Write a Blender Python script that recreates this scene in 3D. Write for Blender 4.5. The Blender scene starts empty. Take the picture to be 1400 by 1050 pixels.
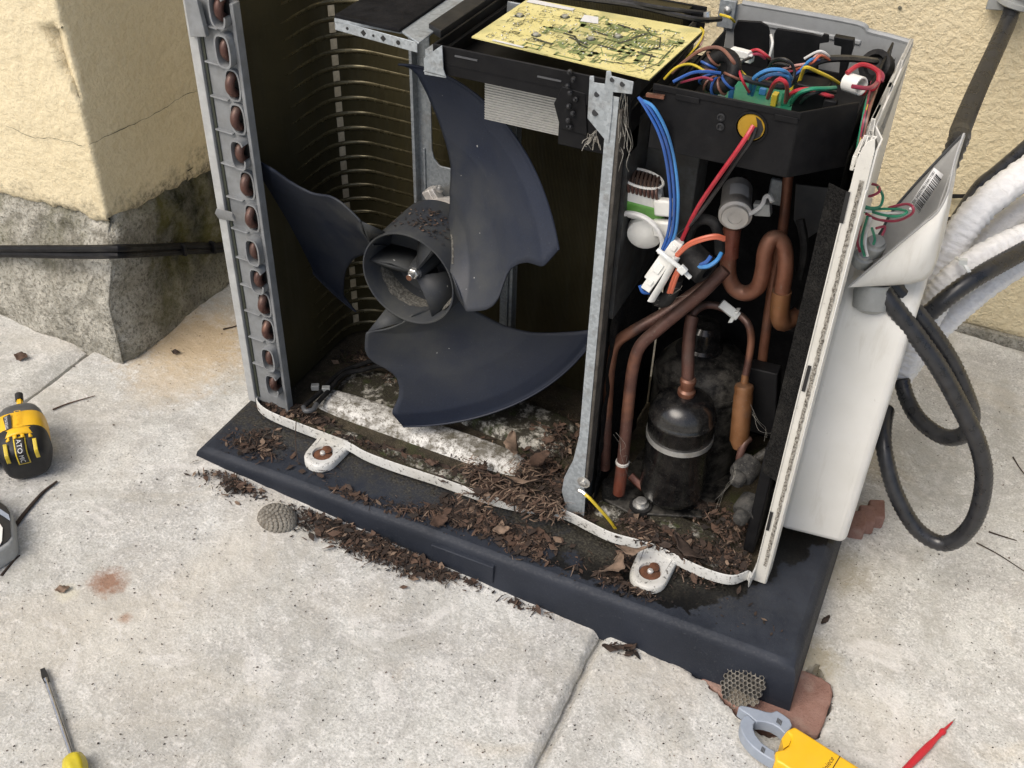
import bpy, bmesh, math, random
from mathutils import Vector, Matrix, noise
random.seed(7)
R=math.radians
SC=bpy.context.scene
COL=SC.collection
# ------------------------------------------------------------------ camera
CP=Vector((0.954,-1.090,1.149)); YAW,PIT,ROL=R(-23.9),R(38.5),R(-1.77); FPX=1470.0
FWD=Vector((math.sin(YAW)*math.cos(PIT),math.cos(YAW)*math.cos(PIT),-math.sin(PIT)))
_r=FWD.cross(Vector((0,0,1))).normalized(); _d=FWD.cross(_r)
RGT=_r*math.cos(ROL)+_d*math.sin(ROL); DWN=FWD.cross(RGT)
cam=bpy.data.cameras.new('camera'); cam.sensor_width=36; cam.lens=36*FPX/1400; cam.clip_start=.02; cam.clip_end=200
co=bpy.data.objects.new('camera',cam); COL.objects.link(co)
M=Matrix.Identity(4)
for i in range(3):
    M[i][0]=RGT[i]; M[i][1]=-DWN[i]; M[i][2]=-FWD[i]; M[i][3]=CP[i]
co.matrix_world=M; SC.camera=co
# ------------------------------------------------------------------ sky, sun, exposure
W=bpy.data.worlds.new('World'); SC.world=W; W.use_nodes=True
nt=W.node_tree; bg=nt.nodes['Background']; sky=nt.nodes.new('ShaderNodeTexSky'); sky.sky_type='NISHITA'
SUN_EL,SUN_AZ=R(52),R(205)
sky.sun_disc=False; sky.sun_elevation=SUN_EL; sky.sun_rotation=SUN_AZ; sky.air_density=1.0; sky.dust_density=4.0; sky.ozone_density=.6
nt.links.new(sky.outputs[0],bg.inputs[0]); bg.inputs[1].default_value=.11
sl=bpy.data.lights.new('sun','SUN'); sl.energy=1.5; sl.angle=R(38); sl.color=(1,.955,.89)
so=bpy.data.objects.new('sun',sl); COL.objects.link(so)
sd=Vector((math.sin(SUN_AZ)*math.cos(SUN_EL),math.cos(SUN_AZ)*math.cos(SUN_EL),math.sin(SUN_EL)))
so.rotation_euler=sd.to_track_quat('Z','Y').to_euler(); so.location=(0,-2,4)
SC.view_settings.view_transform='Standard'; SC.view_settings.look='None'; SC.view_settings.exposure=0.50; SC.view_settings.gamma=1
SC.cycles.use_denoising=True; SC.cycles.denoising_prefilter='NONE'; SC.cycles.max_bounces=5; SC.cycles.diffuse_bounces=2; SC.cycles.glossy_bounces=2; SC.cycles.transmission_bounces=1
# ------------------------------------------------------------------ survey helpers: a sighted point on a real plane
def at(px,py,ax,v):
    r=RGT*(px-700)+DWN*(py-525)+FWD*FPX
    return CP+r*((v-CP[ax])/r[ax])
def PY(px,py,y): return at(px,py,1,y)
def PX(px,py,x): return at(px,py,0,x)
def PZ(px,py,z): return at(px,py,2,z)
def gz(x,y=0): return -.038-.15*math.tanh(x/2)
def PG(px,py,h=0):
    z=-.06
    for i in range(6):
        p=PZ(px,py,z); z=gz(p.x)+h
    return PZ(px,py,z)
def nz(p,s=1,o=2): return noise.fractal(Vector(p)*s,.6,2.1,o)
# ------------------------------------------------------------------ mesh builder
def spline(pts,n=6):
    pts=[Vector(p) for p in pts]
    if len(pts)<3: return pts
    out=[]
    for i in range(len(pts)-1):
        p0=pts[max(i-1,0)];p1=pts[i];p2=pts[i+1];p3=pts[min(i+2,len(pts)-1)]
        for k in range(n):
            t=k/n
            out.append(.5*((2*p1)+(p2-p0)*t+(2*p0-5*p1+4*p2-p3)*t*t+(3*p1-p0-3*p2+p3)*t**3))
    out.append(pts[-1]); return out
def frame(ax):
    ax=Vector(ax).normalized()
    u=ax.orthogonal().normalized() if abs(ax.z)>.95 else Vector((0,0,1)).cross(ax).normalized()
    return u,ax.cross(u).normalized(),ax
class MB:
    def __init__(s): s.v=[];s.f=[];s.m=[]
    def add(s,vs,fs,m=0):
        o=len(s.v); s.v+= [Vector(p) for p in vs]; s.f+=[[i+o for i in f] for f in fs]; s.m+=[m]*len(fs); return s
    def box(s,x0,x1,y0,y1,z0,z1,m=0):
        return s.add([(x,y,z) for z in(z0,z1) for y in(y0,y1) for x in(x0,x1)],[(0,2,3,1),(4,5,7,6),(0,1,5,4),(2,6,7,3),(0,4,6,2),(1,3,7,5)],m)
    def obox(s,c,a,b,d,m=0):
        c,a,b,d=map(Vector,(c,a,b,d))
        if a.cross(b).dot(d)<0: d=-d
        return s.add([c+i*a+j*b+k*d for k in(-1,1) for j in(-1,1) for i in(-1,1)],[(0,2,3,1),(4,5,7,6),(0,1,5,4),(2,6,7,3),(0,4,6,2),(1,3,7,5)],m)
    def prism(s,poly,off,m=0):
        poly=[Vector(p) for p in poly]; off=Vector(off); n=len(poly)
        nn=Vector((0,0,0))
        for i in range(n): nn+=poly[i].cross(poly[(i+1)%n])
        if nn.dot(off)<0: poly=poly[::-1]
        return s.add(poly+[p+off for p in poly],[list(range(n))[::-1],list(range(n,2*n))]+[(i,(i+1)%n,n+(i+1)%n,n+i) for i in range(n)],m)
    def tube(s,pts,r,n=10,sm=6,m=0,ridge=None,flat=1):
        path=spline(pts,sm) if sm else [Vector(p) for p in pts]
        N=len(path); rr=r if callable(r) else (lambda t:r)
        t0=(path[1]-path[0]).normalized(); u=t0.orthogonal().normalized(); vs=[];fs=[]
        for i,p in enumerate(path):
            t=(path[min(i+1,N-1)]-path[max(i-1,0)]).normalized()
            u=(u-t*u.dot(t)).normalized(); w=t.cross(u); q=rr(i/(N-1))
            if ridge: q*=1+ridge*(1 if i%2 else -1)
            for k in range(n):
                a=2*math.pi*k/n; vs.append(p+u*(math.cos(a)*q)+w*(math.sin(a)*q*flat))
        for i in range(N-1):
            for k in range(n):
                fs.append((i*n+k,i*n+(k+1)%n,(i+1)*n+(k+1)%n,(i+1)*n+k))
        fs.append(list(range(n))[::-1]); fs.append(list(range((N-1)*n,N*n)))
        return s.add(vs,fs,m)
    def lathe(s,prof,o,ax=(0,0,1),n=24,m=0,sq=None,caps=True):
        u,w,ax=frame(ax); o=Vector(o); vs=[];fs=[]
        for r,h in prof:
            for k in range(n):
                a=2*math.pi*k/n; c,d=math.cos(a),math.sin(a)
                if sq: g=(abs(c)**sq+abs(d)**sq)**(-1/sq); c*=g;d*=g
                vs.append(o+ax*h+(u*c+w*d)*max(r,1e-5))
        N=len(prof)
        for i in range(N-1):
            for k in range(n): fs.append((i*n+k,i*n+(k+1)%n,(i+1)*n+(k+1)%n,(i+1)*n+k))
        if caps and prof[0][0]>2e-5: fs.append(list(range(n))[::-1])
        if caps and prof[-1][0]>2e-5: fs.append(list(range((N-1)*n,N*n)))
        return s.add(vs,fs,m)
    def cyl(s,a,b,r,n=16,m=0):
        a=Vector(a);b=Vector(b); return s.lathe([(r,0),(r,(b-a).length)],a,b-a,n,m)
    def grid(s,fn,nu,nv,m=0,flip=False):
        vs=[fn(i/nu,j/nv) for j in range(nv+1) for i in range(nu+1)]; w=nu+1
        fs=[(j*w+i,j*w+i+1,(j+1)*w+i+1,(j+1)*w+i) for j in range(nv) for i in range(nu)]
        if flip: fs=[f[::-1] for f in fs]
        return s.add(vs,fs,m)
    def build(s,name,mats,parent=None,bev=0,seg=2,ang=38,solid=0,sub=0):
        me=bpy.data.meshes.new(name); off=Vector((0,0,0))
        if parent is not None: off=wloc(parent)
        me.from_pydata([tuple(p-off) for p in s.v],[],s.f); me.update()
        if not isinstance(mats,(list,tuple)): mats=[mats]
        for x in mats: me.materials.append(x)
        if len(mats)>1: me.polygons.foreach_set('material_index',s.m)
        me.polygons.foreach_set('use_smooth',[True]*len(me.polygons))
        if ang<179: me.set_sharp_from_angle(angle=R(ang))
        o=bpy.data.objects.new(name,me); COL.objects.link(o); o.parent=parent
        if solid:
            q=o.modifiers.new('solid','SOLIDIFY'); q.thickness=solid; q.offset=0
        if bev:
            q=o.modifiers.new('bevel','BEVEL'); q.width=bev; q.segments=seg; q.limit_method='ANGLE'; q.angle_limit=R(40); q.harden_normals=False
        if sub:
            q=o.modifiers.new('sub','SUBSURF'); q.levels=sub; q.render_levels=sub
        return o
def wloc(o):
    p=Vector((0,0,0))
    while o is not None: p+=Vector(o.location); o=o.parent
    return p
def tag(o,label,cat,group=None):
    o['label']=label; o['category']=cat
    if group: o['group']=group
    return o
def thing(name,label,cat,loc=(0,0,0),group=None):
    o=bpy.data.objects.new(name,None); o.empty_display_size=.05; COL.objects.link(o); o.location=loc
    return tag(o,label,cat,group)
def text_mb(body,o,u,w,size,depth=.0003,m=0,mb=None,shear=0,width=None):
    """flat lettering: o = lower left, u = reading direction, w = up"""
    c=bpy.data.curves.new('lettering','FONT'); c.body=body; c.size=1; c.shear=shear; c.resolution_u=2
    ob=bpy.data.objects.new('lettering',c); COL.objects.link(ob)
    me=bpy.data.meshes.new_from_object(ob)
    xs=[v.co.x for v in me.vertices]; k=1
    if width: k=width/((max(xs)-min(xs))*size)
    u=Vector(u).normalized()*size*k; w=Vector(w).normalized()*size; n=u.cross(w).normalized()*depth
    o=Vector(o); mb=mb or MB()
    mb.add([o+u*v.co.x+w*v.co.y+n for v in me.vertices],[list(p.vertices) for p in me.polygons],m)
    bpy.data.objects.remove(ob); bpy.data.curves.remove(c); bpy.data.meshes.remove(me)
    return mb
# ------------------------------------------------------------------ materials
class NT:
    def __init__(s,name):
        s.mat=bpy.data.materials.new(name); s.mat.use_nodes=True; s.t=s.mat.node_tree
        s.b=s.t.nodes['Principled BSDF']; s.tc=s.n('TexCoord')
        s.co=s.tc.outputs['Object']
    def n(s,k,**kw):
        x=s.t.nodes.new('ShaderNode'+k)
        for a,b in kw.items(): setattr(x,a,b)
        return x
    def l(s,a,b): s.t.links.new(a,b)
    def map(s,scale):
        x=s.n('Mapping'); x.inputs['Scale'].default_value=scale; s.l(s.co,x.inputs[0]); return x.outputs[0]
    def noise(s,sc,det=4,ro=.55,dis=0,v=None):
        x=s.n('TexNoise'); x.inputs['Scale'].default_value=sc; x.inputs['Detail'].default_value=det; x.inputs['Roughness'].default_value=ro; x.inputs['Distortion'].default_value=dis
        s.l(v or s.co,x.inputs['Vector']); return x.outputs['Fac']
    def vor(s,sc,feat='F1',v=None,out='Distance',rnd=1):
        x=s.n('TexVoronoi',feature=feat); x.inputs['Scale'].default_value=sc; x.inputs['Randomness'].default_value=rnd
        s.l(v or s.co,x.inputs['Vector']); return x.outputs[out]
    def ramp(s,f,lo,hi,a=0,b=1):
        x=s.n('MapRange'); x.inputs[1].default_value=lo;x.inputs[2].default_value=hi;x.inputs[3].default_value=a;x.inputs[4].default_value=b
        s.l(f,x.inputs[0]); return x.outputs[0]
    def mix(s,f,a,b):
        x=s.n('Mix',data_type='RGBA')
        for v,i in ((f,0),(a,6),(b,7)):
            if hasattr(v,'is_linked'): s.l(v,x.inputs[i])
            elif i==0: x.inputs[0].default_value=v
            else: x.inputs[i].default_value=(*v[:3],1)
        return x.outputs[2]
    def math(s,op,a,b=0):
        x=s.n('Math',operation=op)
        for v,i in ((a,0),(b,1)):
            if hasattr(v,'is_linked'): s.l(v,x.inputs[i])
            else: x.inputs[i].default_value=v
        return x.outputs[0]
    def xyz(s):
        x=s.n('SeparateXYZ'); s.l(s.co,x.inputs[0]); return x.outputs
    def up(s):
        g=s.n('NewGeometry'); x=s.n('SeparateXYZ'); s.l(g.outputs['Normal'],x.inputs[0]); return x.outputs[2]
    def set(s,col=None,rough=None,metal=None,spec=None):
        for v,k in ((col,'Base Color'),(rough,'Roughness'),(metal,'Metallic'),(spec,'Specular IOR Level')):
            if v is None: continue
            if hasattr(v,'is_linked'): s.l(v,s.b.inputs[k])
            else: s.b.inputs[k].default_value=(*v,1) if k=='Base Color' else v
        return s
    def bump(s,h,st=.3,d=.001,prev=None):
        x=s.n('Bump'); x.inputs['Strength'].default_value=st; x.inputs['Distance'].default_value=d; s.l(h,x.inputs['Height'])
        if prev: s.l(prev,x.inputs['Normal'])
        s.l(x.outputs[0],s.b.inputs['Normal']); return x.outputs[0]
def simple(name,c,rough=.5,metal=0,var=.25,sc=60,dust=0,dcol=(.22,.2,.17),bump=.15,spec=.5,dsc=45):
    m=NT(name); a=m.noise(sc,5,.6)
    lo=tuple(x*(1-var) for x in c); hi=tuple(min(1,x*(1+var)) for x in c)
    col=m.mix(m.ramp(a,.3,.7),lo,hi); rg=m.ramp(m.noise(sc*.7,4),.3,.7,max(.05,rough-.1),min(1,rough+.12))
    if dust:
        d=m.math('MULTIPLY',m.ramp(m.noise(dsc,6,.7),.42,.62),dust)
        col=m.mix(d,col,dcol)
        d2=m.math('MULTIPLY',m.ramp(m.noise(dsc*9,3,.7),.62,.68),dust); col=m.mix(d2,col,tuple(x*1.6 for x in dcol))
    m.set(col,rg,metal,spec)
    if bump: m.bump(m.noise(sc*8,3),bump,.0006)
    return m.mat
# plaster: cream roller-textured render
def plaster(name='cream_plaster',st=.38,zg=None):
    m=NT(name)
    t=m.noise(190,3,.6,.2); big=m.noise(4,4,.6); w=m.noise(85,3,.55,.25)
    c=m.mix(m.ramp(big,.3,.7),(.70,.605,.40),(.745,.65,.445))
    c=m.mix(m.ramp(w,.38,.5,.30,0),c,(.60,.49,.30)); c=m.mix(m.ramp(m.noise(22,5,.7),.60,.75,0,.15),c,(.48,.42,.30))
    if zg is not None:
        e=m.math('ADD',m.xyz()[2],m.math('MULTIPLY',m.math('SUBTRACT',m.noise(30,5,.7),.5),.16)); c=m.mix(m.ramp(e,zg,zg+.05,.85,0),c,m.mix(m.ramp(m.noise(120,4,.7),.4,.6),(.10,.09,.065),(.48,.42,.30)))
    c=m.mix(m.ramp(m.noise(260,2,.6),.32,.48,.28,0),c,(.50,.41,.25))
    m.set(c,.88,0,.2)
    h=m.math('ADD',m.ramp(w,.38,.60),m.math('MULTIPLY',m.ramp(t,.35,.65),.45)); m.bump(h,st,.0024); return m.mat
def plaster_chip():
    m=NT('chipped_plaster'); t=m.noise(140,5,.7)
    m.set(m.mix(m.ramp(t,.4,.65),(.72,.62,.42),(.56,.46,.28)),.95,0,.2); m.bump(t,.9,.004); return m.mat
def plinth():
    m=NT('mossy_rendered_plinth'); x=m.xyz()
    a=m.noise(30,7,.7); b=m.noise(7,5,.65); f=m.noise(160,4,.7)
    c=m.mix(m.ramp(a,.35,.62),(.30,.285,.235),(.58,.555,.48))
    c=m.mix(m.ramp(b,.56,.66),c,(.55,.53,.48))
    c=m.mix(m.ramp(f,.50,.62,0,.65),c,(.09,.085,.065)); c=m.mix(m.ramp(f,.30,.42,.5,0),c,(.68,.66,.6)); c=m.mix(m.ramp(m.noise(16,5,.7),.5,.62,0,.6),c,(.13,.12,.09)); c=m.mix(m.ramp(m.vor(170),.10,.2,.35,0),c,(.6,.58,.52))
    # moss and algae on the damp return behind the unit
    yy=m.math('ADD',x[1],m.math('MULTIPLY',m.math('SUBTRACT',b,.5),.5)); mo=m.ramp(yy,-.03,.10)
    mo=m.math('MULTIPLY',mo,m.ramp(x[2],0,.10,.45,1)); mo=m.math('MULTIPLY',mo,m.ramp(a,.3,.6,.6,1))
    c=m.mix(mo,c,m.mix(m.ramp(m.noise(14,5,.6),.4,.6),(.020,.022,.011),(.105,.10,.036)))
    m.set(c,.92,0,.2); m.bump(m.math('ADD',a,m.math('MULTIPLY',f,.7)),1,.008); return m.mat
def concrete():
    m=NT('stamped_pale_concrete')
    big=m.noise(2.6,5,.6); mid=m.noise(9,5,.7); fine=m.noise(75,5,.72); sp=m.noise(260,4,.7); mic=m.noise(480,3,.7)
    c=m.mix(m.ramp(big,.33,.67),(.505,.503,.465),(.645,.642,.60))
    c=m.mix(m.ramp(mid,.34,.60,.85,0),c,(.40,.388,.362)); c=m.mix(m.ramp(fine,.52,.66,0,.65),c,(.76,.745,.705))
    c=m.mix(m.ramp(fine,.30,.43,.45,0),c,(.34,.325,.30)); c=m.mix(m.ramp(mic,.57,.70,0,.35),c,(.28,.275,.25)); c=m.mix(m.ramp(mic,.30,.42,.25,0),c,(.80,.79,.76))
    c=m.mix(m.ramp(m.noise(4,4,.6,1.2),.60,.74,0,.5),c,(.58,.50,.37))
    g2=m.noise(300,2,.6); c=m.mix(m.ramp(g2,.30,.48,.5,0),c,(.27,.265,.24)); c=m.mix(m.ramp(g2,.52,.68,0,.4),c,(.82,.81,.77))
    pit=None
    for sc_,th,r0,r1,seed in ((190,.64,.09,.23,0),(75,.84,.04,.14,7)):
        v=m.n('TexVoronoi',feature='F1'); v.inputs['Scale'].default_value=sc_; dv=m.n('VectorMath',operation='ADD')
        nn=m.n('TexNoise'); nn.inputs['Scale'].default_value=110; m.l(m.co,nn.inputs['Vector']); sc=m.n('VectorMath',operation='SCALE'); sc.inputs[3].default_value=.016; m.l(nn.outputs['Color'],sc.inputs[0])
        m.l(m.co,dv.inputs[0]); m.l(sc.outputs[0],dv.inputs[1]); m.l(dv.outputs[0],v.inputs['Vector'])
        sel=m.math('GREATER_THAN',m.ramp(v.outputs['Color'],0,1),th)
        pp=m.math('MULTIPLY',m.ramp(v.outputs['Distance'],r0,r1,1,0),sel); pp=m.math('MULTIPLY',pp,m.ramp(m.noise(6+seed,3),.45,.65,.05,.75))
        pit=pp if pit is None else m.math('MAXIMUM',pit,pp)
    c=m.mix(pit,c,(.085,.08,.075)); c=m.mix(m.ramp(sp,.64,.72,0,.6),c,(.14,.135,.125))
    sw=m.noise(3.2,6,.72,2.2); c=m.mix(m.ramp(sw,.38,.52,.55,0),c,(.37,.36,.32)); c=m.mix(m.ramp(m.noise(1.7,4,.65,1.0),.50,.66,0,.45),c,(.54,.49,.40)); c=m.mix(m.ramp(m.noise(6,5,.7,1.8),.56,.66,0,.45),c,(.76,.74,.70))
    # stains with a shape of their own: rust spot, tannin by the pier
    def spot(px,py,r,col,k):
        nonlocal c
        p=PG(px,py); d=m.n('VectorMath',operation='DISTANCE'); m.l(m.co,d.inputs[0]); d.inputs[1].default_value=p
        e=m.math('ADD',d.outputs['Value'],m.math('MULTIPLY',m.math('SUBTRACT',fine,.5),r*1.2)); c=m.mix(m.ramp(e,r*.35,r,k,0),c,col)
    spot(148,796,.032,(.26,.13,.075),.85); spot(172,845,.012,(.3,.15,.08),.6); spot(265,470,.15,(.50,.36,.19),.7); spot(230,520,.09,(.55,.46,.33),.5)
    spot(1150,780,.06,(.33,.29,.2),.6); spot(1110,900,.05,(.36,.31,.2),.7); spot(90,810,.02,(.7,.66,.5),.5); spot(1180,620,.09,(.36,.31,.2),.5)
    m.set(c,m.ramp(fine,.3,.7,.75,.95),0,.3)
    hb=m.math('SUBTRACT',m.math('ADD',m.math('MULTIPLY',fine,.8),m.math('MULTIPLY',mid,.8)),pit); m.bump(hb,.7,.004); return m.mat
def pad_mat():
    m=NT('navy_pad_plastic'); x=m.xyz(); n1=m.noise(34,5,.6); n2=m.noise(300,3); n3=m.noise(9,5,.6)
    c=m.mix(m.ramp(n3,.35,.65),(.011,.014,.021),(.019,.023,.033)); c=m.mix(m.ramp(n2,.60,.72,0,.35),c,(.07,.075,.08))
    up=m.up(); top=m.ramp(up,.5,.9)
    c=m.mix(m.math('MULTIPLY',top,m.ramp(n1,.35,.65,.1,.5)),c,(.040,.047,.060))
    # damp patch left by run-off in front of the compressor bay, irregular edge
    e=m.math('ADD',x[1],m.math('MULTIPLY',m.math('SUBTRACT',n1,.5),.10))
    a1=m.ramp(e,-.103,-.098); dx=m.math('SUBTRACT',x[0],m.math('MULTIPLY',x[1],.65)); e2=m.math('ADD',dx,m.math('MULTIPLY',m.math('SUBTRACT',n1,.5),.10)); a2=m.ramp(e2,.862,.868,1,0)
    a3=m.ramp(m.math('ADD',x[0],m.math('MULTIPLY',m.math('SUBTRACT',n1,.5),.3)),.575,.60)
    wet=m.math('MULTIPLY',m.math('MULTIPLY',a1,a2),m.math('MULTIPLY',a3,top)); c=m.mix(wet,c,(.005,.0052,.0055))
    # silt washed out from under the pan lip
    dy=m.math('ADD',x[1],m.math('MULTIPLY',m.math('SUBTRACT',n1,.5),.11)); so_=m.math('MULTIPLY',m.ramp(dy,-.085,-.045),top)
    so_=m.math('MULTIPLY',so_,m.ramp(m.noise(120,4,.7),.35,.6,.35,.95)); so_=m.math('MULTIPLY',so_,m.ramp(x[0],.66,.9,1,.12))
    c=m.mix(so_,c,m.mix(m.ramp(n2,.4,.7),(.018,.016,.012),(.085,.078,.06)))
    rg=m.mix(wet,m.ramp(n2,.3,.7,.5,.75),(.42,.42,.42)); m.set(c,rg,0,.3); m.bump(m.math('ADD',n2,n1),.25,.001); return m.mat
def pan_mat():
    m=NT('dirty_white_pan_paint'); f=m.noise(420,4,.75); a=m.noise(26,6,.7); g=m.noise(130,5,.7)
    c=m.mix(m.ramp(a,.3,.7),(.62,.61,.56),(.74,.73,.70)); c=m.mix(m.ramp(g,.5,.62,0,.9),c,(.10,.085,.055)); c=m.mix(m.ramp(f,.56,.62,0,.85),c,(.03,.028,.02))
    c=m.mix(m.ramp(a,.46,.60,0,.85),c,(.09,.078,.05)); m.set(c,.6,0,.4); m.bump(g,.3,.002); return m.mat
def panmoss():
    m=NT('mossy_pan_paint'); f=m.noise(300,4,.75); a=m.noise(24,6,.7); g=m.noise(90,5,.7)
    c=m.mix(m.ramp(a,.40,.52),(.50,.48,.42),(.035,.032,.02)); c=m.mix(m.ramp(g,.44,.56,0,.95),c,(.03,.026,.018)); c=m.mix(m.ramp(m.noise(40,4,.7),.55,.66,0,.8),c,(.04,.05,.015)); c=m.mix(m.ramp(f,.60,.68,0,.6),c,(.2,.18,.13))
    m.set(c,.8,0,.3); m.bump(m.math('ADD',f,g),.7,.004); return m.mat
def silt_mat():
    m=NT('wet_silt'); f=m.noise(300,4,.75); a=m.noise(30,6,.7)
    c=m.mix(m.ramp(a,.35,.65),(.03,.024,.016),(.085,.07,.045)); c=m.mix(m.ramp(f,.6,.7,0,.7),c,(.3,.27,.2)); c=m.mix(m.ramp(m.noise(18,3),.55,.68,0,.7),c,(.05,.06,.018))
    m.set(c,.8,0,.3); m.bump(f,.9,.004); return m.mat
def lip_mat():
    m=NT('white_lip_paint'); g=m.noise(150,5,.75); a=m.noise(20,4)
    c=m.mix(m.ramp(a,.3,.7),(.52,.52,.49),(.66,.66,.63)); c=m.mix(m.ramp(m.noise(9,4,.6),.5,.68,0,.5),c,(.42,.40,.34)); c=m.mix(m.ramp(g,.56,.64,0,.9),c,(.05,.045,.035)); m.set(c,.42,0,.5); return m.mat
def fan_mat():
    m=NT('dusty_navy_fan_plastic'); a=m.noise(14,5,.65); s=m.noise(330,3,.7); x=m.xyz()
    c=m.mix(m.ramp(m.noise(400,2),.3,.7),(.0075,.012,.026),(.011,.017,.036))
    # grey dust settled thickest towards the blade roots
    d=m.n('VectorMath',operation='DISTANCE'); mp=m.n('Mapping'); mp.inputs['Scale'].default_value=(1,0,1); m.l(m.co,mp.inputs[0]); m.l(mp.outputs[0],d.inputs[0]); d.inputs[1].default_value=(.282,0,.296)
    k=m.math('MULTIPLY',m.ramp(d.outputs['Value'],.09,.25,.85,.15),m.ramp(a,.3,.68,.25,1)); c=m.mix(k,c,(.062,.063,.056)); 
    c=m.mix(m.ramp(s,.66,.74,0,.5),c,(.11,.11,.105)); c=m.mix(m.ramp(m.noise(85,2,.5),.76,.78,0,.8),c,(.4,.4,.38))
    m.set(c,m.ramp(a,.3,.7,.45,.68),0,.32); m.bump(s,.12,.0005); return m.mat
def hub_dust():
    m=NT('caked_dust'); f=m.noise(240,4,.75); m.set(m.mix(m.ramp(f,.4,.62),(.075,.072,.064),(.19,.183,.16)),.95,0,.2); m.bump(f,.9,.003); return m.mat
def fins():
    m=NT('weathered_gold_fins'); x=m.xyz()
    w=m.n('TexWave',wave_type='BANDS',bands_direction='X'); w.inputs['Scale'].default_value=140
    cmb=m.n('CombineXYZ'); m.l(m.math('ADD',x[0],x[1]),cmb.inputs[0]); m.l(cmb.outputs[0],w.inputs['Vector'])
    st=m.noise(1,5,.65,0,m.map((60,60,5))); a=m.noise(9,4,.6)
    c=m.mix(m.ramp(a,.3,.7),(.042,.035,.014),(.075,.063,.027)); c=m.mix(m.ramp(st,.48,.68,0,.6),c,(.075,.069,.042)); c=m.mix(m.ramp(w.outputs['Fac'],.1,.6,.55,0),c,(.012,.010,.005))
    c=m.mix(m.ramp(m.noise(170,4,.7),.64,.70,0,.5),c,(.10,.09,.06))
    m.set(c,.55,.3,.35); m.bump(w.outputs['Fac'],.5,.0015); return m.mat
def copper(name,a,b,rough=.42):
    m=NT(name); n=m.noise(45,5,.6,.4); f=m.noise(260,4,.7)
    c=m.mix(m.ramp(n,.3,.7),a,b); c=m.mix(m.ramp(m.noise(18,4,.6),.55,.7,0,.6),c,(.10,.07,.06)); c=m.mix(m.ramp(f,.60,.7,0,.6),c,(.2,.165,.13)); c=m.mix(m.math('MULTIPLY',m.ramp(m.up(),.1,.9,0,.6),m.ramp(m.noise(30,5,.7),.38,.62,.2,1)),c,(.14,.112,.09)); c=m.mix(m.ramp(m.noise(8,4,.6,.6),.56,.66,0,.55),c,(.30,.135,.075))
    m.set(c,m.ramp(n,.3,.7,rough-.08,rough+.2),.45,.5); m.bump(f,.15,.0006); return m.mat
def galv(name='galvanised_steel',k=1):
    m=NT(name); v=m.vor(260,'F1',None,'Color'); a=m.noise(40,5,.65)
    c=m.mix(m.ramp(v,.2,.9),(.30*k,.33*k,.345*k),(.42*k,.455*k,.475*k)); c=m.mix(m.ramp(a,.52,.68,0,.7),c,(.20,.195,.18)); c=m.mix(m.ramp(m.noise(330,3,.7),.66,.72,0,.7),c,(.09,.08,.07))
    m.set(c,m.ramp(a,.3,.7,.38,.62),.35,.5); return m.mat
def felt():
    m=NT('dusty_black_felt'); f=m.noise(420,4,.8); a=m.noise(30,5,.7)
    c=m.mix(m.ramp(f,.4,.68),(.006,.006,.006),(.035,.034,.032)); c=m.mix(m.ramp(a,.5,.72,0,.55),c,(.055,.052,.045)); m.set(c,1,0,.1); m.bump(f,1,.004); return m.mat
def panel_mat():
    m=NT('off_white_panel_paint'); a=m.noise(12,4); g=m.noise(120,5,.75)
    c=m.mix(m.ramp(a,.3,.7),(.64,.635,.59),(.72,.715,.68)); c=m.mix(m.ramp(m.noise(1,5,.7,.5,m.map((45,45,7))),.56,.72,0,.28),c,(.42,.39,.32)); c=m.mix(m.ramp(g,.66,.72,0,.35),c,(.3,.27,.22)); m.set(c,m.ramp(m.noise(30,4),.3,.7,.3,.5),0,.5); m.bump(m.noise(500,2),.08,.0004); return m.mat
def flange_mat():
    m=NT('grimy_flange_paint'); g=m.noise(210,5,.8); a=m.noise(25,4)
    c=m.mix(m.ramp(a,.3,.7),(.56,.545,.49),(.66,.645,.59)); c=m.mix(m.ramp(g,.60,.68,0,.6),c,(.25,.22,.17)); m.set(c,.55,0,.4); m.bump(g,.3,.001); return m.mat
def seal_mat():
    m=NT('mouldy_gasket'); g=m.noise(260,5,.8)
    m.set(m.mix(m.ramp(g,.42,.56),(.10,.088,.07),(.44,.415,.36)),.95,0,.2); m.bump(g,.9,.003); return m.mat
def pcb_mat():
    m=NT('circuit_board_laminate'); x=m.xyz(); v=m.vor(75,'F1',None,'Color',1); n=m.noise(24,4,.6)
    c=m.mix(m.ramp(n,.3,.7),(.66,.58,.22),(.76,.69,.32)); c=m.mix(m.ramp(m.noise(13,2),.54,.6,0,.45),c,(.30,.31,.15))
    b=m.n('TexBrick'); b.inputs['Scale'].default_value=70; b.inputs['Mortar Size'].default_value=.018; m.l(m.co,b.inputs['Vector']); b.inputs['Color1'].default_value=(0,0,0,1); b.inputs['Color2'].default_value=(0,0,0,1); b.inputs['Mortar'].default_value=(1,1,1,1)
    k=m.math('MULTIPLY',b.outputs['Color'],m.ramp(m.noise(40,2),.48,.55)); c=m.mix(m.math('MULTIPLY',k,.5),c,(.28,.24,.08)); c=m.mix(m.ramp(m.vor(420),.12,.2,.6,0),c,(.75,.72,.6))
    m.set(c,.35,0,.5); m.bump(m.vor(300),.3,.0006); return m.mat
def corrug(name,c):
    m=NT(name); a=m.noise(60,4); m.set(m.mix(m.ramp(a,.35,.7),c,tuple(q*2.2 for q in c)),m.ramp(a,.3,.7,.22,.42),0,.5); return m.mat
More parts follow.
